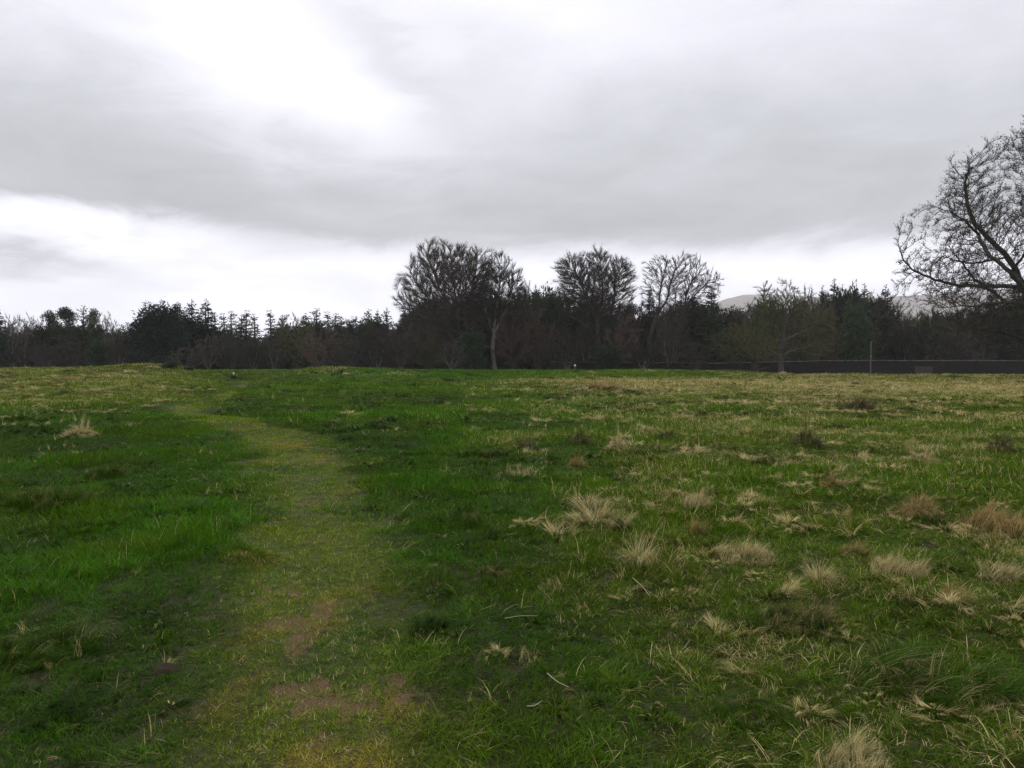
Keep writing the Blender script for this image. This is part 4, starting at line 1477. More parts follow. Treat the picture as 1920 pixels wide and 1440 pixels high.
    limbs = [([(1995, 705), (1990, 665), (1984, 635)], None),                                             # trunk
             ([(1984, 635), (1930, 580, -1), (1890, 539, -1.5), (1865, 514, -2), (1822, 484, -2), (1804, 447, -2), (1780, 422, -2), (1751, 404, -2), (1714, 392, -2)], (0, 1)),
             ([(1890, 539, -1.5), (1850, 536, 0), (1808, 534, 1), (1766, 521, 1.5), (1734, 503, 2), (1712, 482, 2), (1702, 454, 2)], (1, 1)),
             ([(1984, 635), (1952, 540, 2), (1920, 475, 2.5), (1890, 440, 3), (1861, 408, 3), (1847, 369, 3), (1843, 326, 3), (1852, 290, 3)], (0, 1)),
             ([(1990, 665), (1950, 605, -3), (1920, 592, -4), (1858, 578, -5), (1808, 574, -5), (1758, 581, -5), (1700, 588, -5)], (0, 0)),
             ([(1990, 665), (1930, 632, 3), (1861, 610, 4), (1808, 588, 4), (1770, 570, 4)], (0, 0)),
             ([(1990, 665), (1905, 642, -2), (1830, 624, -3), (1765, 616, -3)], (0, 0)),
             ([(1990, 665), (1950, 655, -4), (1918, 663, -5), (1879, 675, -6), (1829, 679, -6)], (0, 0)),
             ([(1984, 635), (1968, 520, -2), (1940, 420, -3), (1922, 340, -3), (1908, 275, -3)], (0, 1)),
             ([(1984, 635), (1992, 520, 2), (1985, 400, 2), (1975, 300, 2), (1980, 220, 2)], (0, 1)),
             ([(1984, 635), (2030, 540, -2), (2070, 430, -2), (2090, 320, -2)], (0, 1)),
             ([(1984, 635), (2050, 590, 3), (2130, 530, 4), (2200, 470, 4)], (0, 1)),
             ([(1990, 665), (2050, 630, -4), (2140, 600, -6), (2220, 590, -6)], (0, 0)),
             ([(1822, 484, -2), (1800, 490, -3), (1775, 487, -4), (1750, 480, -4)], (1, 3)),
             ([(1865, 514, -2), (1868, 480, -4), (1850, 450, -5), (1830, 430, -5)], (1, 2)),
             ([(1920, 475, 2.5), (1885, 480, 5), (1860, 470, 6), (1835, 455, 6)], (3, 1)),
             ([(1984, 635, 0), (1975, 560, 6), (1940, 500, 9), (1900, 430, 10)], (0, 1)),
             ([(1984, 635, 0), (1975, 560, -6), (1945, 500, -9), (1925, 420, -10)], (0, 1))]
    lines, start, n = [], {}, 0
    for li, (pts, parent) in enumerate(limbs):
        P3 = [loc(*p) for p in pts]
        if li == 0: P3[0][2] = -0.3
        st = None if parent is None else start[parent]
        cnt = 0
        for ai, (a, b) in enumerate(zip(P3[:-1], P3[1:])):
            m = max(1, int(round(np.linalg.norm(b - a) / step)))
            for i in range(m + 1):
                if i == 0 and (st is not None or ai > 0): continue
                cnt += 1
            start[(li, ai)] = n + cnt - 1
        n += cnt
        lines.append((P3, st))
    lob = []
    for (px, py, rx, ry, dy) in [(1735, 490, 45, 50, 1), (1735, 560, 55, 34, -3), (1790, 420, 55, 36, -2), (1780, 520, 60, 55, 0), (1850, 340, 52, 60, 3), (1830, 440, 60, 60, 0),
                                 (1905, 300, 50, 55, -3), (1875, 300, 45, 50, 1), (1748, 428, 36, 30, -1), (1790, 462, 35, 30, -1), (1742, 470, 30, 26, 1), (1712, 440, 26, 40, 1), (1704, 520, 26, 46, 0), (1700, 575, 30, 26, -4), (1745, 395, 40, 24, -2), (1805, 365, 45, 38, 0), (1832, 312, 36, 40, 2), (1890, 400, 70, 70, 0), (1860, 560, 80, 50, 0), (1960, 270, 60, 70, 1), (1970, 420, 100, 100, 0), (2080, 320, 80, 80, -1),
                                 (2080, 470, 110, 100, 0), (2190, 470, 80, 90, 2), (2180, 590, 90, 40, -4), (1860, 640, 80, 34, -3), (1790, 612, 66, 26, -3), (1870, 590, 70, 40, -1), (1900, 480, 80, 80, 8), (1910, 480, 80, 80, -8)]:
        c = loc(px, py, dy)
        lob.append((*c, rx * k, max(rx, ry) * k * 0.9, ry * k))
    rng = np.random.default_rng(23)
    t, c, l = branch_tree(rng, lob, lines, n_attr=17000, step=step, infl=3.4, kill=0.42, trop=(0, 0, 0.10), r_tip=0.012, r_base=0.74, fan=np.array([0.0, 0.0, 2.0]), fanw=0.30,
                          twig_n=5, twig_len=0.55, twig_r=0.013, twig_up=0.45, sub=2, iters=80, leafy=0.14, thick=0.12, tipmax=4)
    root = bpy.data.objects.new('sycamore_tree', None); COL.objects.link(root)
    root.location = (x0, y0, z0)
    tag(root, 'near bare tree with long curving limbs, cut by the right edge of the photograph', 'tree')
    link_obj('trunk', make_mesh('trunk', t[0], t[1], smooth=True), MAT['bark_grey'], root)
    cr = link_obj('crown', make_mesh('crown', c[0], c[1]), MAT['twig_grey'], root)
    if l is not None:
        link_obj('buds', make_mesh('buds', l[0], l[1]), MAT['needles_olive'], cr)


build_great_trees()


def build_wood():
    p = PROTO
    # name, kind, px, distance, top row, width px (None = natural), rotation, label, category, group
    rows = [
        # far left
        ('spruce_tree', 'spruce1', -6, 140, 572, 64, 0.3, 'dark spruce half cut by the left edge', 'tree'),
        ('ash_tree', 'bare1', 22, 150, 590, 44, 0.7, 'slender bare tree next to the spruce at the left edge', 'tree'),
        ('ash_tree', 'bare2', 47, 152, 585, 44, 2.1, 'slender bare tree, second from the left edge, with sky between its trunks', 'tree'),
        ('ash_tree', 'bare2', 66, 155, 592, 34, 3.9, 'slender bare tree touching the leftmost flat-topped pine', 'tree'),
        ('pine_tree', 'pine1', 92, 148, 588, 44, 0.0, 'flat-topped pine, leftmost of the pines', 'tree'),
        ('pine_tree', 'pine2', 122, 146, 583, 48, 1.3, 'bushy dark pine just left of the tree with the tufted tip', 'tree'),
        ('spruce_tree', 'larch2', 155, 150, 574, 44, 2.2, 'thin conifer with a round tuft at its tip, rising over the pines', 'tree'),
        ('pine_tree', 'pine1', 176, 149, 584, 40, 4.0, 'pine with open layered crown right of the tufted conifer', 'tree'),
        ('ash_tree', 'bare1', 192, 153, 584, 44, 5.0, 'grey bare tree behind the rightmost pine', 'tree'),
        ('ash_tree', 'bare1', 214, 150, 594, 40, 1.0, 'rounded bare tree left of the large dark evergreen', 'tree'),
        ('holly_tree', 'holly', 188, 138, 640, 46, 0.0, 'low blackish evergreen bush under the left pines', 'bush'),
        ('thorn_bush', 'scrub2', 225, 137, 630, 56, 0.9, 'brown twiggy thicket at the left foot of the large dark evergreen', 'bush'),
        ('thorn_bush', 'scrub1', 140, 139, 640, 60, 2.4, 'grey twiggy thicket beneath the bushy dark pine', 'bush'),
        ('thorn_bush', 'scrub2', 84, 140, 645, 60, 4.4, 'brown twiggy thicket beneath the leftmost pine', 'bush'),
        ('thorn_bush', 'scrub1', 26, 141, 650, 64, 5.4, 'low grey thicket in the far left corner of the wood', 'bush'),
        ('yew_tree', 'yew', 297, 138, 564, 122, 0.0, 'large rounded blackish evergreen, the darkest mass on the left', 'tree'),
        ('spruce_tree', 'spruce3', 336, 146, 566, 72, 1.1, 'ragged spruce on the right shoulder of the large dark evergreen', 'tree'),
        ('spruce_tree', 'spruce3', 362, 147, 561, 62, 2.6, 'ragged spruce, left of the pair with pointed tops', 'tree'),
        ('spruce_tree', 'spruce3', 383, 145, 560, 70, 3.7, 'ragged spruce, right of the pair with pointed tops', 'tree'),
        # thin larches
        ('larch_tree', 'larch2', 404, 160, 590, 49, 0.4, 'short dark larch right of the pointed spruce pair', 'tree'),
        ('larch_tree', 'larch1', 424, 165, 587, 46, 1.4, 'thin larch, first of the sparse row left of the gap', 'tree'),
        ('larch_tree', 'larch2', 437, 163, 584, 46, 3.4, 'bushier larch, second of the sparse row left of the gap', 'tree'),
        ('larch_tree', 'larch1', 451, 168, 589, 44, 4.3, 'thin larch, third of the sparse row left of the gap', 'tree'),
        ('larch_tree', 'larch1', 463, 166, 581, 44, 5.3, 'tallest thin larch left of the gap in the tree line', 'tree'),
        ('larch_tree', 'larch1', 480, 167, 588, 39, 0.9, 'last thin larch before the gap in the tree line', 'tree'),
        ('larch_tree', 'larch1', 509, 168, 581, 41, 2.0, 'first thin larch right of the gap, standing alone', 'tree'),
        ('larch_tree', 'larch2', 532, 170, 592, 54, 2.9, 'low bushy larch between the lone larch and the dark oak', 'tree'),
        ('oak_tree', 'oak2', 557, 145, 584, 84, 0.5, 'dark spreading bare oak in front of the larches', 'tree'),
        ('larch_tree', 'larch1', 576, 172, 586, 46, 0.2, 'larch just behind the right side of the dark oak', 'tree'),
        ('larch_tree', 'larch2', 594, 170, 579, 54, 1.2, 'tallest larch right of the dark oak', 'tree'),
        ('larch_tree', 'larch1', 612, 173, 584, 46, 2.2, 'larch second right of the dark oak', 'tree'),
        ('larch_tree', 'larch2', 628, 171, 588, 49, 3.2, 'larch third right of the dark oak', 'tree'),
        ('larch_tree', 'larch1', 641, 174, 597, 39, 4.2, 'short larch ending the row right of the dark oak', 'tree'),
        ('larch_tree', 'larch1', 662, 172, 592, 44, 5.2, 'lone larch between two dips in the tree line', 'tree'),
        ('larch_tree', 'larch2', 692, 168, 580, 46, 0.6, 'larch left of three near the highest bare crown', 'tree'),
        ('spruce_tree', 'spruce3', 709, 166, 580, 39, 1.6, 'small spruce in the middle of three near the highest bare crown', 'tree'),
        ('spruce_tree', 'spruce3', 729, 164, 576, 44, 2.6, 'small spruce below the left branches of the highest bare crown', 'tree'),
        ('spruce_tree', 'spruce1', 752, 166, 590, 44, 3.6, 'dark spruce under the low left limb of the highest bare crown', 'tree'),
        ('spruce_tree', 'spruce2', 800, 168, 575, 60, 0.8, 'dark spruce seen through the highest bare crown', 'tree'),
        # twiggy front of the wood
        ('thorn_bush', 'scrub1', 352, 136, 650, 70, 0.3, 'grey twiggy thicket right of the large dark evergreen', 'bush'),
        ('thorn_bush', 'scrub2', 392, 138, 628, 70, 1.2, 'brown rounded thicket below the pointed spruce pair', 'bush'),
        ('thorn_bush', 'scrub1', 436, 139, 632, 72, 2.2, 'grey rounded thicket behind the walker', 'bush'),
        ('thorn_bush', 'scrub2', 476, 141, 634, 58, 3.3, 'brown thicket below the gap in the tree line', 'bush'),
        ('thorn_bush', 'scrub1', 515, 142, 622, 62, 4.4, 'grey thicket left of the dark oak', 'bush'),
        ('thorn_bush', 'scrub3', 604, 140, 616, 84, 0.2, 'reddish brown domed thicket right of the dark oak', 'bush'),
        ('thorn_bush', 'scrub1', 655, 140, 622, 80, 1.7, 'grey domed thicket between the dark oak and the highest crown', 'bush'),
        ('thorn_bush', 'scrub1', 706, 139, 620, 78, 2.9, 'greyish thicket below the three small conifers', 'bush'),
        ('thorn_bush', 'scrub2', 752, 139, 622, 74, 4.0, 'brown thicket left of the highest tree', 'bush'),
        ('thorn_bush', 'scrub4', 806, 141, 618, 78, 5.0, 'olive thicket at the left foot of the highest tree', 'bush'),
        ('holly_tree', 'holly', 884, 143, 622, 66, 0.5, 'ivy-dark evergreen bush between the two left trunks', 'bush'),
        ('thorn_bush', 'scrub1', 848, 138, 640, 60, 0.1, 'low grey thicket before the trunk of the highest tree', 'bush'),
        ('thorn_bush', 'scrub3', 965, 144, 585, 90, 1.1, 'tall reddish thicket right of the pale forked trunk', 'bush'),
        ('thorn_bush', 'scrub3', 1012, 146, 580, 80, 2.1, 'tall russet thicket left of the middle tall crown', 'bush'),
        ('ash_tree', 'bare1', 1002, 156, 525, 90, 0.0, 'dense bare tree filling the dip between the left and middle tall crowns', 'tree'),
        ('ash_tree', 'bare2', 1040, 155, 540, 64, 1.9, 'bare tree behind the left side of the middle tall crown', 'tree'),
        ('thorn_bush', 'scrub2', 1062, 142, 616, 74, 3.0, 'brown thicket behind the white post', 'bush'),
        ('thorn_bush', 'scrub1', 1100, 144, 606, 70, 4.1, 'grey thicket left of the middle tall trunk', 'bush'),
        ('thorn_bush', 'scrub3', 1162, 144, 592, 80, 5.2, 'russet thicket between the middle and right tall trunks', 'bush'),
        ('spruce_tree', 'spruce2', 1216, 152, 534, 52, 0.3, 'small spruce rising between the middle and right tall crowns', 'tree'),
        ('spruce_tree', 'spruce1', 1178, 160, 575, 56, 1.3, 'dark spruce low behind the middle tall crown', 'tree'),
        ('spruce_tree', 'spruce2', 1302, 150, 556, 87, 2.3, 'bushy dark spruce under the right tall crown', 'tree'),
        ('spruce_tree', 'spruce2', 1330, 149, 540, 89, 3.3, 'tallest dark spruce under the right tall crown', 'tree'),
        ('thorn_bush', 'scrub1', 1256, 143, 590, 76, 0.4, 'grey thicket right of the leaning right tall trunk', 'bush'),
        ('thorn_bush', 'scrub1', 1306, 140, 640, 70, 1.4, 'pale grey low thicket at the left end of the visible wall', 'bush'),
        ('thorn_bush', 'scrub2', 1205, 140, 640, 64, 2.4, 'brown low thicket at the foot of the right tall trunk', 'bush'),
        ('holly_tree', 'holly', 1142, 140, 650, 60, 1.0, 'dark evergreen bush at the foot of the middle tall trunk', 'bush'),
        # right of the tall trees
        ('oak_tree', 'oak1', 1413, 132, 598, 130, 0.3, 'low spreading olive oak on the bank before the wall', 'tree'),
        ('oak_tree', 'oak2', 1532, 150, 565, 120, 2.0, 'rounded olive-brown tree left of the spruce group', 'tree'),
        ('holly_tree', 'yew', 1372, 165, 574, 80, 1.0, 'dark evergreen below the distant hill', 'tree'),
        ('holly_tree', 'holly', 1496, 156, 565, 46, 2.0, 'small dark evergreen showing through the knobbly oak', 'tree'),
        ('ash_tree', 'bare1', 1402, 170, 566, 50, 2.5, 'small bare tree in front of the distant hill', 'tree'),
        ('spruce_tree', 'spruce1', 1540, 158, 534, 63, 0.1, 'leftmost pointed spruce of the right group', 'tree'),
        ('spruce_tree', 'spruce1', 1560, 156, 522, 78, 1.1, 'tallest pointed spruce of the right group', 'tree'),
        ('spruce_tree', 'spruce2', 1594, 156, 536, 87, 2.1, 'middle spruce of the right group, with a ragged tip', 'tree'),
        ('spruce_tree', 'spruce1', 1623, 155, 531, 81, 3.1, 'second spruce from the right in the right group', 'tree'),
        ('spruce_tree', 'spruce2', 1651, 156, 534, 92, 4.1, 'rightmost pointed spruce of the right group', 'tree'),
        ('spruce_tree', 'spruce2', 1580, 160, 585, 101, 5.1, 'dark spruce filling the foot of the right group', 'tree'),
        ('thorn_bush', 'scrub1', 1628, 153, 600, 90, 0.6, 'grey-brown thicket behind the wooden pole', 'bush'),
        ('thorn_bush', 'scrub2', 1690, 154, 598, 90, 1.6, 'brown thicket right of the spruce group', 'bush'),
        ('thorn_bush', 'scrub4', 1740, 153, 592, 90, 2.6, 'olive thicket under the left tips of the near bare tree', 'bush'),
        ('thorn_bush', 'scrub2', 1792, 154, 586, 90, 3.6, 'brown thicket beneath the long low limb of the near tree', 'bush'),
        ('spruce_tree', 'spruce1', 1852, 156, 540, 92, 4.6, 'dark spruce behind the limbs of the near bare tree', 'tree'),
        ('spruce_tree', 'spruce2', 1910, 154, 528, 116, 5.6, 'dark spruce at the right edge behind the near tree', 'tree'),
        ('yew_tree', 'yew', 1880, 152, 590, 110, 0.6, 'blackish evergreen above the wall at the right edge', 'tree'),
        ('thorn_bush', 'scrub1', 1832, 152, 610, 80, 1.5, 'grey thicket above the right part of the wall', 'bush'),
    ]
    for (name, kind, px, Y, top, wd, rot, label, cat) in rows:
        plant(name, p[kind], px, Y, top, label, cat, wd, rot,
              group={'bush': 'thickets along the foot of the wood', 'tree': 'trees of the wood'}[cat])
    # trees just outside the frame, so that the wood goes on
    rng = np.random.default_rng(77)
    # the depth of the wood, one mass
    src = [(p['scrub1'].c, None), (p['scrub2'].c, None), (p['spruce2'].c, None), (p['bare1'].c, None), (p['scrub3'].c, None), (p['spruce1'].c, None), (p['holly'].c, None)]
    hs = [6.0, 5.5, 16.0, 14.0, 6.5, 16.0, 5.2]
    n = 900
    px = rng.uniform(-700, 2600, n); Y = rng.uniform(150, 196, n)
    # row the mass may reach, from the outline of the photograph
    lim = np.interp(px, [-700, 0, 60, 230, 250, 340, 400, 490, 500, 640, 740, 780, 960, 1040, 1200, 1340, 1360, 1420, 1530, 1660, 1690, 1800, 1850, 2600],
                    [600, 608, 620, 622, 600, 590, 612, 634, 622, 606, 602, 570, 545, 555, 572, 566, 574, 574, 558, 558, 588, 584, 566, 566])
    x = (px - 960) / F * Y
    z = terrain(x, Y)
    H = (684 - (lim + rng.uniform(-8, 46, n))) / F * Y + 1.6 - z
    idx = rng.choice(7, n, p=[0.26, 0.2, 0.12, 0.10, 0.06, 0.12, 0.14])
    idx = np.where((H < 6.5) & ((idx == 2) | (idx == 3) | (idx == 5)), rng.choice([0, 1, 6], n), idx)
    sz = H / np.array(hs)[idx]
    sxy = np.clip(sz * np.where(np.isin(idx, [2, 5]), 1.1, 1.0), 0.7, 1.4) * rng.uniform(0.85, 1.25, n)
    scl = np.stack([sxy, sxy, sz], 1)
    rot = np.stack([np.zeros(n), np.zeros(n), rng.uniform(0, 2 * PI, n)], 1)
    scatter('woodland', np.stack([x, Y, z], 1), rot, scl, idx, src, {})


build_wood()


# ------------------------------------------------------------------ garden wall, poles
def box(x0, x1, y0, y1, z0, z1):
    V = np.array([(x, y, z) for z in (z0, z1) for y in (y0, y1) for x in (x0, x1)], float)
    Q = np.array([[0, 2, 3, 1], [4, 5, 7, 6], [0, 1, 5, 4], [2, 6, 7, 3], [0, 4, 6, 2], [1, 3, 7, 5]])
    T = np.concatenate([Q[:, [0, 1, 2]], Q[:, [0, 2, 3]]])
    return V, T


def build_wall():
    Y = 143.0
    k = Y / F
    root = bpy.data.objects.new('garden_wall', None); COL.objects.link(root)
    root.location = ((1640 - 960) * k, Y, terr1((1640 - 960) * k, Y))
    tag(root, 'long dark brick garden wall with pale coping along the foot of the wood', 'wall')
    o = np.array(root.location)
    x0, x1 = (1030 - 960) * k, (2500 - 960) * k
    n = 60
    xs = np.linspace(x0, x1, n + 1)
    top = np.interp((xs / k) + 960, [1030, 1340, 1530, 1700, 2500], [678, 680.5, 676, 675.5, 676])
    zt = np.array([z_of(t, Y) for t in top]) + np.random.default_rng(3).normal(0, 0.025, n + 1)
    parts, cop = [], []
    rng = np.random.default_rng(4)
    # body: one continuous strip with thickness
    V, T = [], []
    for i in range(n + 1):
        for (yy, zz) in ((-0.25, -2.2), (-0.25, zt[i] - 0.14), (0.25, zt[i] - 0.14), (0.25, -2.2)):
            V.append((xs[i], Y + yy, zz))
    for i in range(n):
        a, b = 4 * i, 4 * (i + 1)
        for q in ((0, 1), (1, 2), (2, 3)):
            T += [[a + q[0], b + q[0], b + q[1]], [a + q[0], b + q[1], a + q[1]]]
    e = 4 * n
    T += [[0, 1, 2], [0, 2, 3], [e, e + 2, e + 1], [e, e + 3, e + 2]]
    b = make_mesh('brickwork', np.array(V) - o, np.array(T))
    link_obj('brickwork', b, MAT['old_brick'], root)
    V, T = [], []
    for i in range(n + 1):
        for (yy, zz) in ((-0.33, zt[i] - 0.137), (-0.33, zt[i] - 0.06), (0, zt[i]), (0.33, zt[i] - 0.06), (0.33, zt[i] - 0.137)):
            V.append((xs[i], Y + yy, zz))
    for i in range(n):
        a, b2 = 5 * i, 5 * (i + 1)
        for q in ((0, 1), (1, 2), (2, 3), (3, 4), (4, 0)):
            T += [[a + q[0], b2 + q[0], b2 + q[1]], [a + q[0], b2 + q[1], a + q[1]]]
    c = make_mesh('coping', np.array(V) - o, np.array(T))
    link_obj('coping', c, MAT['coping_stone'], root)
    # bricked-up doorway
    V, T = box((1714 - 960) * k, (1747 - 960) * k, Y - 0.30, Y - 0.252, -2.2, z_of(687, Y))
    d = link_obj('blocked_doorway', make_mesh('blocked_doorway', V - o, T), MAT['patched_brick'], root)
    d['label'] = 'paler bricked-up doorway in the wall'
    # wooden pole
    x, y, z = ground_at(1632, 132)
    H = z_of(642, 132) - z
    root = bpy.data.objects.new('utility_pole', None); COL.objects.link(root); root.location = (x, y, z)
    tag(root, 'thin pale wooden pole standing before the dark wall', 'pole')
    t = np.linspace(-0.4, H, 7); pp = np.stack([0.01 * t, 0 * t, t], 1); rr = 0.105 - 0.03 * np.clip(t, 0, H) / H
    V, T = tubes(pp[:-1], pp[1:], rr[:-1], rr[1:], 10)
    link_obj('shaft', make_mesh('shaft', V, T, smooth=True), MAT['weathered_wood'], root)
    V, T = join([tubes(np.array([[0.01 * H, 0, H]]), np.array([[0.01 * H, 0, H + 0.12]]), np.array([0.075]), np.array([0.02]), 10)])
    link_obj('cap', make_mesh('cap', V, T), MAT['galvanised'], root)
    V, T = join([box(-0.09, 0.11, -0.105, -0.085, H * 0.62, H * 0.62 + 0.09), box(-0.02, 0.04, -0.16, -0.105, H * 0.62 + 0.01, H * 0.62 + 0.2)])
    link_obj('bracket', make_mesh('bracket', V, T), MAT['galvanised'], root)
    # white post by the middle trees
    x, y, z = ground_at(1078, 136)
    zt_ = z_of(683, 136)
    root = bpy.data.objects.new('marker_post', None); COL.objects.link(root); root.location = (x, y, z)
    tag(root, 'tiny white post at the field edge below the middle tall tree', 'post')
    Hh = zt_ - z
    V, T = box(-0.09, 0.09, -0.09, 0.09, -0.2, Hh - 0.35)
    link_obj('stake', make_mesh('stake', V, T), MAT['weathered_wood'], root)
    V, T = join([box(-0.17, 0.17, -0.12, 0.12, Hh - 0.347, Hh - 0.05), tubes(np.array([[0, 0, Hh - 0.05]]), np.array([[0, 0, Hh]]), np.array([0.16]), np.array([0.02]), 8)])
    link_obj('white_head', make_mesh('white_head', V, T), MAT['white_paint'], root)


build_wall()


# ------------------------------------------------------------------ distant hill
def build_hill():
    Y0 = 5200.0
    nx, ny = 150, 60
    px = np.linspace(1000, 2500, nx)
    crest = np.interp(px, [1000, 1240, 1330, 1362, 1395, 1440, 1500, 1600, 1680, 1760, 1900, 2100, 2500],
                      [640, 610, 574, 562, 556, 555, 557, 559, 557, 553, 545, 530, 540])
    t = np.linspace(0, 1, ny)
    V = []
    xs = (px - 960) / F * Y0
    hc = (684 - crest) / F * Y0
    X, Tt = np.meshgrid(xs, t, indexing='ij')
    Yy = Y0 - 1200 + 2400 * Tt
    prof = np.where(Tt < 0.47, np.sin(np.clip(Tt / 0.47, 0, 1) * PI / 2) ** 1.3, np.cos(np.clip((Tt - 0.47) / 0.53, 0, 1) * PI / 2) ** 1.2)
    Z = hc[:, None] * prof + (fbm(X / 300, Yy / 300, 201, 4) - 0.5) * 30 * prof
    Z = Z - 8 * (1 - prof)
    Xs = X * (Yy / Y0)
    V = np.stack([Xs, Yy, Z], -1).reshape(-1, 3)
    i = np.arange(nx - 1)[:, None]; j = np.arange(ny - 1)[None]
    q = np.stack([i * ny + j, (i + 1) * ny + j, (i + 1) * ny + j + 1, i * ny + j + 1], -1).reshape(-1, 4)
    T = np.concatenate([q[:, [0, 1, 2]], q[:, [0, 2, 3]]])
    o = link_obj('hill', make_mesh('hill', V, T, smooth=True), MAT['moor'])
    tag(o, kind='structure')


build_hill()


# ------------------------------------------------------------------ single tussocks and other small things of the meadow
def build_tussocks():
    rng = np.random.default_rng(41)
    meshes = {}
    for mode, R, H, n in (('dome', 0.30, 0.24, 1900), ('upright', 0.16, 0.26, 900), ('flat', 0.30, 0.14, 900), ('loose', 0.22, 0.16, 300), ('long', 0.40, 0.22, 2400)):
        for v in range(3):
            V, T, b = tussock(rng, n, R, H, mode)
            meshes[(mode, v)] = (V, T, b, R, H)
    cache = {}
    lst = [
        # px, base row, width px, height px, mode, material, label
        (1098, 968, 74, 40, 'upright', 'straw_tussock', 'tall pale straw tussock standing just behind the widest pale one'),
        (1116, 1012, 112, 52, 'dome', 'straw_tussock', 'widest pale straw tussock, domed with drooping front, right of centre'),
        (1163, 975, 60, 26, 'loose', 'straw_tussock', 'loose pale tuft right of the two big straw tussocks'),
        (1303, 968, 70, 36, 'long', 'straw_tussock', 'pale straw tussock above the flattened russet one'),
        (1300, 1010, 66, 30, 'flat', 'russet_tussock', 'flattened russet tussock with combed blades right of the big straw pair'),
        (1392, 1050, 124, 44, 'long', 'straw_tussock', 'long low greyish straw tussock, middle right'),
        (1535, 1106, 60, 58, 'upright', 'straw_tussock', 'upright sheaf-like straw tussock with a round top'),
        (1682, 1092, 104, 48, 'long', 'straw_tussock', 'domed straw tussock right of the sheaf-like one'),
        (1196, 1072, 58, 50, 'upright', 'straw_tussock', 'tall thin bleached tuft below the big straw pair'),
        (1597, 1052, 86, 26, 'flat', 'russet_tussock', 'flattened brown tussock above the sheaf-like straw tussock'),
        (872, 992, 54, 48, 'dome', 'green_tussock', 'dark green pointed tuft alone right of the path'),
        (985, 842, 34, 30, 'upright', 'rush_clump', 'small blackish brown clump, left of three in a row'),
        (1088, 838, 44, 24, 'dome', 'rush_clump', 'blackish brown clump, middle of three in a row'),
        (1250, 834, 44, 24, 'dome', 'rush_clump', 'blackish green clump, right of three in a row'),
        (1078, 876, 44, 24, 'flat', 'russet_tussock', 'small orange straw tuft below the middle dark clump'),
        (1158, 848, 44, 28, 'dome', 'straw_tussock', 'pale straw tuft between the middle and right dark clumps'),
        (976, 905, 60, 36, 'loose', 'straw_tussock', 'yellowish loose tuft left of the orange straw tuft'),
        (1495, 1186, 150, 60, 'long', 'mixed_tussock', 'large dark tussock with brown left end below the sheaf-like one'),
        (1860, 1010, 140, 56, 'long', 'russet_tussock', 'big russet tussock near the right edge'),
        (1870, 1092, 110, 34, 'flat', 'straw_tussock', 'flattened straw tussock at the right edge'),
        (1782, 1150, 84, 36, 'flat', 'russet_tussock', 'orange straw tuft below the flattened one at the right edge'),
        (1600, 1450, 140, 60, 'long', 'straw_tussock', 'straw tussock cut by the bottom edge'),
        (1745, 1300, 330, 66, 'long', 'green_tussock', 'huge dark green mound of long grass, bottom right'),
        (1400, 1330, 170, 36, 'long', 'green_tussock', 'dark green patch of long grass left of the huge mound'),
        (70, 1215, 230, 54, 'long', 'green_tussock', 'huge dark green tussock at the lower left edge'),
        (92, 952, 150, 40, 'long', 'green_tussock', 'dark green tussock at the left edge, upper of two'),
        (200, 902, 80, 34, 'long', 'green_tussock', 'dark green tussock further along the left bank'),
        (985, 1240, 44, 32, 'loose', 'straw_tussock', 'small curled straw tuft bottom centre'),
        (925, 1092, 60, 32, 'dome', 'mixed_tussock', 'low brownish hump of grass right of the path'),
        (1032, 1112, 44, 30, 'loose', 'straw_tussock', 'wispy pale tuft right of the brownish hump'),
        (1512, 838, 70, 30, 'dome', 'rush_clump', 'grey-green dome of rushes on the right'),
        (1600, 772, 110, 30, 'flat', 'rush_clump', 'dark broken patch of rushes before the straw band'),
        (1128, 735, 84, 24, 'upright', 'russet_tussock', 'long reddish brown rush bed in the middle distance'),
        (120, 716, 74, 13, 'upright', 'russet_tussock', 'brownish rush bed in the far left field'),
        (6, 698, 60, 9, 'upright', 'russet_tussock', 'reddish strip of dead bracken at the far left edge'),
        (1720, 985, 90, 40, 'dome', 'russet_tussock', 'brown tussock left of the big russet one'),
        (1560, 935, 56, 26, 'dome', 'russet_tussock', 'small brown tuft in the middle of the right side'),
        (1725, 880, 70, 34, 'dome', 'straw_tussock', 'straw tussock in the upper right of the meadow'),
        (1875, 856, 60, 40, 'dome', 'rush_clump', 'dark clump at the upper right edge of the meadow'),
        (150, 818, 60, 24, 'dome', 'straw_tussock', 'straw tuft on the left bank beside the curve of the path'),
        (240, 800, 54, 18, 'loose', 'straw_tussock', 'wispy straw tuft above the one on the left bank'),
    ]
    fr = []          # loose straw lying round the tussocks
    for i, (px, py, wp, hp, mode, mat, label) in enumerate(lst):
        g = pix_ground(px, py)
        dist = g[1]
        if mat in ('straw_tussock', 'russet_tussock', 'mixed_tussock') and dist < 30:
            rad = wp * dist / F / 2
            for _ in range(9):
                a_, q_ = rng.uniform(0, 2 * PI), rad * rng.uniform(0.55, 1.5)
                fr.append((g[0] + q_ * math.cos(a_), g[1] + q_ * math.sin(a_), rad * rng.uniform(1.2, 3.0)))
        V, T, b, R, H = meshes[(mode, i % 3)]
        key = (mode, i % 3, mat)
        if key not in cache:
            cache[key] = make_mesh('tussock', V, T, {'brnd': b}); cache[key].materials.append(MAT[mat])
        nm = {'rush_clump': 'rush_clump'}.get(mat, 'grass_tussock')
        o = link_obj(nm, cache[key], loc=(g[0], g[1], terr1(g[0], g[1]) - 0.01))
        k = dist / F
        sx = wp * k / 2 / R; sz = hp * k * 1.05 / H
        o.scale = (sx, min(sx, max(sz * 1.2, sx * 0.45)), sz)
        o.rotation_euler = (0, 0, rng.normal(0, 0.25))
        tag(o, label, 'grass', 'tussocks standing out of the meadow')
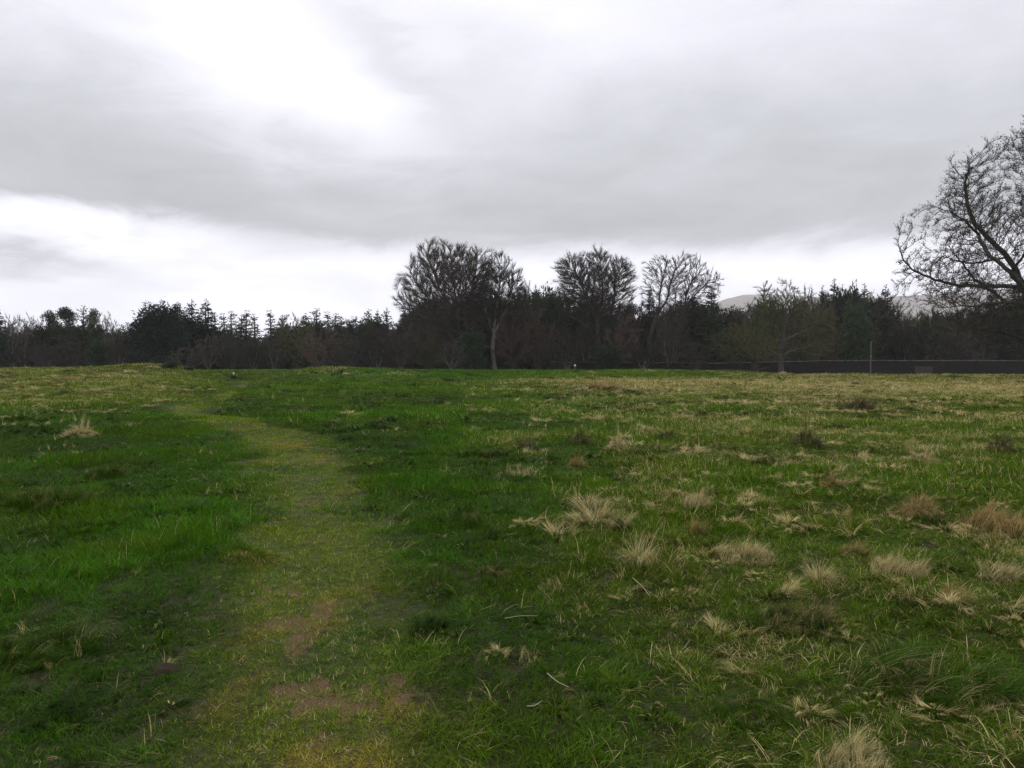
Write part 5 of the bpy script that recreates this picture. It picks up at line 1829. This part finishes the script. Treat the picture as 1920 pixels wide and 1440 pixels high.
    fr = np.array(fr)
    src = []
    for mode, R, H, nb in (('loose', 0.20, 0.15, 90), ('flat', 0.20, 0.10, 170), ('loose', 0.24, 0.12, 120), ('long', 0.18, 0.12, 200)):
        V, T, b = tussock(rng, nb, R, H, mode)
        src.append((make_mesh('straw', V, T, {'brnd': b, 'bclump': np.ones(len(b))}), MAT['sward']))
    n = len(fr)
    pm = path_mask(fr[:, 0], fr[:, 1])
    tint, _, _ = fields(fr[:, 0], fr[:, 1], pm)
    scatter('loose_straw', np.stack([fr[:, 0], fr[:, 1], terrain(fr[:, 0], fr[:, 1], pm)], 1), np.stack([np.zeros(n), np.zeros(n), rng.uniform(0, 2 * PI, n)], 1),
            np.stack([fr[:, 2], fr[:, 2], fr[:, 2] * 0.9], 1), rng.integers(0, 4, n), src, {'tint': tint, 'straw': rng.uniform(0.35, 0.85, n)})
    # dark low gorse bushes on the earthwork
    for (px, py, wp, hp, label) in ((318, 691, 28, 8, 'low blackish bush on top of the left grassy mound'),
                                    (352, 695, 22, 6, 'smaller blackish bush on the right slope of the left mound')):
        g = pix_ground(px, py + 1)
        Yd = g[1]; k = Yd / F
        root = bpy.data.objects.new('gorse_bush', None); COL.objects.link(root)
        root.location = (g[0], Yd, terr1(g[0], Yd) - 0.05)
        s = wp * k / 2 / 2.4
        root.scale = (s, s, hp * k / 5.2 * 1.25)
        tag(root, label, 'bush', 'bushes on the left mound')
        link_obj('trunk', PROTO['holly'].t, parent=root); link_obj('crown', PROTO['holly'].c, parent=root)
    # molehill with a straw tuft
    g = pix_ground(312, 1246)
    z = terr1(g[0], g[1])
    root = bpy.data.objects.new('molehill', None); COL.objects.link(root); root.location = (g[0], g[1], z); root.scale = (0.62, 0.62, 0.6)
    tag(root, 'small dark soil mound with a pale straw tuft, left of the path', 'molehill')
    na, nr = 28, 9
    V = [(0, 0, 0.07)]
    for r in range(1, nr + 1):
        f = r / nr
        for a in range(na):
            t = a * 2 * PI / na
            rad = 0.105 * f * (1 + 0.16 * math.sin(3 * t + 1) + 0.08 * math.sin(7 * t))
            V.append((rad * math.cos(t) * 1.25, rad * math.sin(t), 0.075 * math.cos(f * PI / 2) + rng.normal(0, 0.004) - 0.02 * (f > 0.95)))
    T = []
    for a in range(na):
        b = (a + 1) % na
        T.append((0, 1 + a, 1 + b))
        for r in range(nr - 1):
            p, q = 1 + r * na, 1 + (r + 1) * na
            T += [(p + a, q + a, q + b), (p + a, q + b, p + b)]
    link_obj('soil_heap', make_mesh('soil_heap', np.array(V), np.array(T), smooth=True), MAT['mole_soil'], root)
    V, T, b = tussock(rng, 60, 0.06, 0.12, 'upright')
    t = link_obj('straw_tuft', make_mesh('straw_tuft', V, T, {'brnd': b}), MAT['straw_tussock'], root); t.location = (-0.04, 0.07, 0.02)
    # pale stalks lying in the grass
    for (a, m, b, label) in (((1186, 1106), (1205, 1118), (1219, 1136), 'bent pale dead stalk lying in the grass right of the wispy tuft'),
                             ((946, 1178), (976, 1177), (1008, 1175), 'straight pale dead stalk lying across the grass, lower centre'),
                             ((1026, 1284), (1046, 1298), (1066, 1310), 'slanting pale dead stalk near the bottom centre'),
                             ((988, 1346), (1002, 1338), (1016, 1334), 'short pale dead stalk nearest the bottom edge')):
        pts = []
        for q in (a, m, b):
            g = pix_ground(*q); pts.append((g[0], g[1], terr1(g[0], g[1]) + 0.055))
        pts = np.array(pts)
        o0 = pts[0].copy()
        tt = np.linspace(0, 2, 9)
        pl = np.stack([np.interp(tt, [0, 1, 2], pts[:, k]) for k in range(3)], 1) - o0
        pl[1:-1] = 0.25 * pl[:-2] + 0.5 * pl[1:-1] + 0.25 * pl[2:]
        r = np.linspace(0.0020, 0.0011, 9)
        V, T = tubes(pl[:-1], pl[1:], r[:-1], r[1:], 5)
        o = link_obj('dead_stalk', make_mesh('dead_stalk', V, T), MAT['dry_stalk'], loc=tuple(o0))
        tag(o, label, 'stalk', 'dead stalks in the grass')


build_tussocks()


# ------------------------------------------------------------------ the walker
def skin_mesh(name, joints, edges, mat, parent, root_i=0, levels=2):
    """joints: list of (x,y,z,rx,ry)"""
    me = bpy.data.meshes.new(name)
    me.from_pydata([j[:3] for j in joints], edges, [])
    o = link_obj(name, me, None, parent)
    me.materials.append(MAT[mat])
    md = o.modifiers.new('skin', 'SKIN')
    sv = me.skin_vertices[0].data
    for i, j in enumerate(joints):
        sv[i].radius = (j[3], j[4] if len(j) > 4 else j[3])
        sv[i].use_root = (i == root_i)
    md.use_smooth_shade = True
    s = o.modifiers.new('sub', 'SUBSURF'); s.levels = levels; s.render_levels = levels
    return o


def build_person():
    Y = 94.5
    x = (438 - 960) / F * Y
    z = terr1(x, Y)
    root = bpy.data.objects.new('person', None); COL.objects.link(root)
    root.location = (x, Y, z); root.rotation_euler = (0, 0, 0.25)
    top = z_of(699.0, Y)
    sc = (top - z) / 1.78
    root.scale = (sc, sc, sc)
    tag(root, 'person in dark jacket and white hat far along the path, half hidden by grass', 'person')
    # body, walking: left leg forward, arms swinging (x right, y forward)
    J = [(0, 0, 0.95, 0.15, 0.11), (0, 0, 1.12, 0.14, 0.10), (0, 0.01, 1.30, 0.165, 0.11), (0, 0.01, 1.44, 0.13, 0.09), (0, 0.02, 1.52, 0.055, 0.055), (0, 0.035, 1.60, 0.07, 0.085), (0, 0.035, 1.68, 0.078, 0.095), (0, 0.03, 1.745, 0.055, 0.07),
         (0.19, 0.0, 1.42, 0.058), (0.245, -0.09, 1.16, 0.045), (0.24, -0.02, 0.93, 0.034), (0.235, 0.01, 0.85, 0.032),
         (-0.19, 0.0, 1.42, 0.058), (-0.245, 0.05, 1.16, 0.045), (-0.235, 0.20, 0.98, 0.034), (-0.23, 0.26, 0.93, 0.032),
         (0.095, 0.0, 0.88, 0.088), (0.10, 0.16, 0.50, 0.062), (0.10, 0.20, 0.09, 0.042), (0.10, 0.33, 0.035, 0.036),
         (-0.095, 0.0, 0.88, 0.088), (-0.10, -0.04, 0.49, 0.062), (-0.10, -0.28, 0.14, 0.042), (-0.10, -0.19, 0.04, 0.036)]
    E = [(0, 1), (1, 2), (2, 3), (3, 4), (4, 5), (5, 6), (6, 7), (3, 8), (8, 9), (9, 10), (10, 11), (3, 12), (12, 13), (13, 14), (14, 15), (0, 16), (16, 17), (17, 18), (18, 19), (0, 20), (20, 21), (21, 22), (22, 23)]
    body = skin_mesh('body', J, E, 'skin', root)
    # nose and ears on the same figure are below a pixel; kept as small child forms
    for nm, c, r in (('nose', (0, 0.135, 1.645), (0.016, 0.022, 0.022)), ('ear', (0.086, 0.03, 1.65), (0.012, 0.022, 0.032)), ('ear', (-0.086, 0.03, 1.65), (0.012, 0.022, 0.032))):
        V, T = ball(c, r); link_obj(nm, make_mesh(nm, V, T, smooth=True), MAT['skin'], body)
    # fingers
    for s, h in ((1, (0.235, 0.01, 0.85)), (-1, (-0.23, 0.26, 0.93))):
        for f in range(5):
            oy = (f - 2) * 0.02
            L = (0.05, 0.075, 0.08, 0.075, 0.06)[f]
            a = np.array([[h[0], h[1] + oy, h[2] - 0.01]]); b = a + np.array([[-s * 0.008, 0.01 * (f == 0) + 0.03 * (f == 0), -L * 0.6]]); c = b + np.array([[-s * 0.02, 0.012, -L * 0.5]])
            V, T = join([tubes(a, b, np.array([0.0095]), np.array([0.0088]), 6), tubes(b, c, np.array([0.0088]), np.array([0.006]), 6)])
            link_obj('finger', make_mesh('finger', V, T, smooth=True), MAT['skin'], body)
    JJ = [(0, 0, 0.84, 0.185, 0.145), (0, 0, 1.10, 0.175, 0.135), (0, 0.01, 1.30, 0.20, 0.145), (0, 0.01, 1.45, 0.16, 0.115), (0, 0.02, 1.52, 0.085, 0.085),
          (0.195, 0.0, 1.425, 0.085), (0.25, -0.09, 1.16, 0.068), (0.242, -0.02, 0.92, 0.052), (-0.195, 0.0, 1.425, 0.085), (-0.25, 0.05, 1.16, 0.068), (-0.237, 0.20, 0.975, 0.052)]
    skin_mesh('jacket', JJ, [(0, 1), (1, 2), (2, 3), (3, 4), (3, 5), (5, 6), (6, 7), (3, 8), (8, 9), (9, 10)], 'cloth_navy', root)
    TJ = [(0, 0, 0.93, 0.165, 0.125), (0.098, 0.0, 0.86, 0.105), (0.10, 0.16, 0.50, 0.082), (0.10, 0.20, 0.10, 0.066), (-0.098, 0.0, 0.86, 0.105), (-0.10, -0.04, 0.49, 0.082), (-0.10, -0.27, 0.15, 0.066)]
    skin_mesh('trousers', TJ, [(0, 1), (1, 2), (2, 3), (0, 4), (4, 5), (5, 6)], 'cloth_black', root)
    for sj in ([(0.10, 0.17, 0.05, 0.055), (0.10, 0.27, 0.045, 0.05), (0.10, 0.36, 0.035, 0.038)], [(-0.10, -0.29, 0.10, 0.055), (-0.10, -0.20, 0.055, 0.05), (-0.10, -0.11, 0.035, 0.038)]):
        skin_mesh('shoe', sj, [(0, 1), (1, 2)], 'leather', root, levels=1)
    # hat: crown and brim
    V, T = ball((0, 0.03, 1.70), (0.112, 0.125, 0.10))
    V[:, 2] = np.maximum(V[:, 2], 1.685)
    hat = link_obj('hat', make_mesh('hat', V, T, smooth=True), MAT['cloth_white'], root)
    V, T = ball((0, 0.12, 1.69), (0.10, 0.12, 0.012))
    link_obj('brim', make_mesh('brim', V, T, smooth=True), MAT['cloth_white'], hat)


def ball(c, r, nu=16, nv=10):
    V = []
    for i in range(nv + 1):
        t = PI * i / nv
        for j in range(nu):
            a = 2 * PI * j / nu
            V.append((c[0] + r[0] * math.sin(t) * math.cos(a), c[1] + r[1] * math.sin(t) * math.sin(a), c[2] + r[2] * math.cos(t)))
    T = []
    for i in range(nv):
        for j in range(nu):
            k = (j + 1) % nu
            a, b, cc, d = i * nu + j, i * nu + k, (i + 1) * nu + k, (i + 1) * nu + j
            T += [(a, d, cc), (a, cc, b)]
    return np.array(V), np.array(T)


build_person()


# ------------------------------------------------------------------ the air
def build_haze():
    V, T = box(-8200, 8200, -400, 7600, -14, 780)
    m = bpy.data.materials.new('haze'); m.use_nodes = True
    nt = m.node_tree; nt.nodes.clear()
    out = nt.nodes.new('ShaderNodeOutputMaterial')
    v = nt.nodes.new('ShaderNodeVolumePrincipled')
    v.inputs['Color'].default_value = (0.97, 0.98, 1.0, 1)
    v.inputs['Density'].default_value = 0.00016
    v.inputs['Anisotropy'].default_value = 0.0
    nt.links.new(v.outputs[0], out.inputs['Volume'])
    o = link_obj('haze', make_mesh('haze', V, T), m)
    tag(o, kind='stuff')


build_haze()
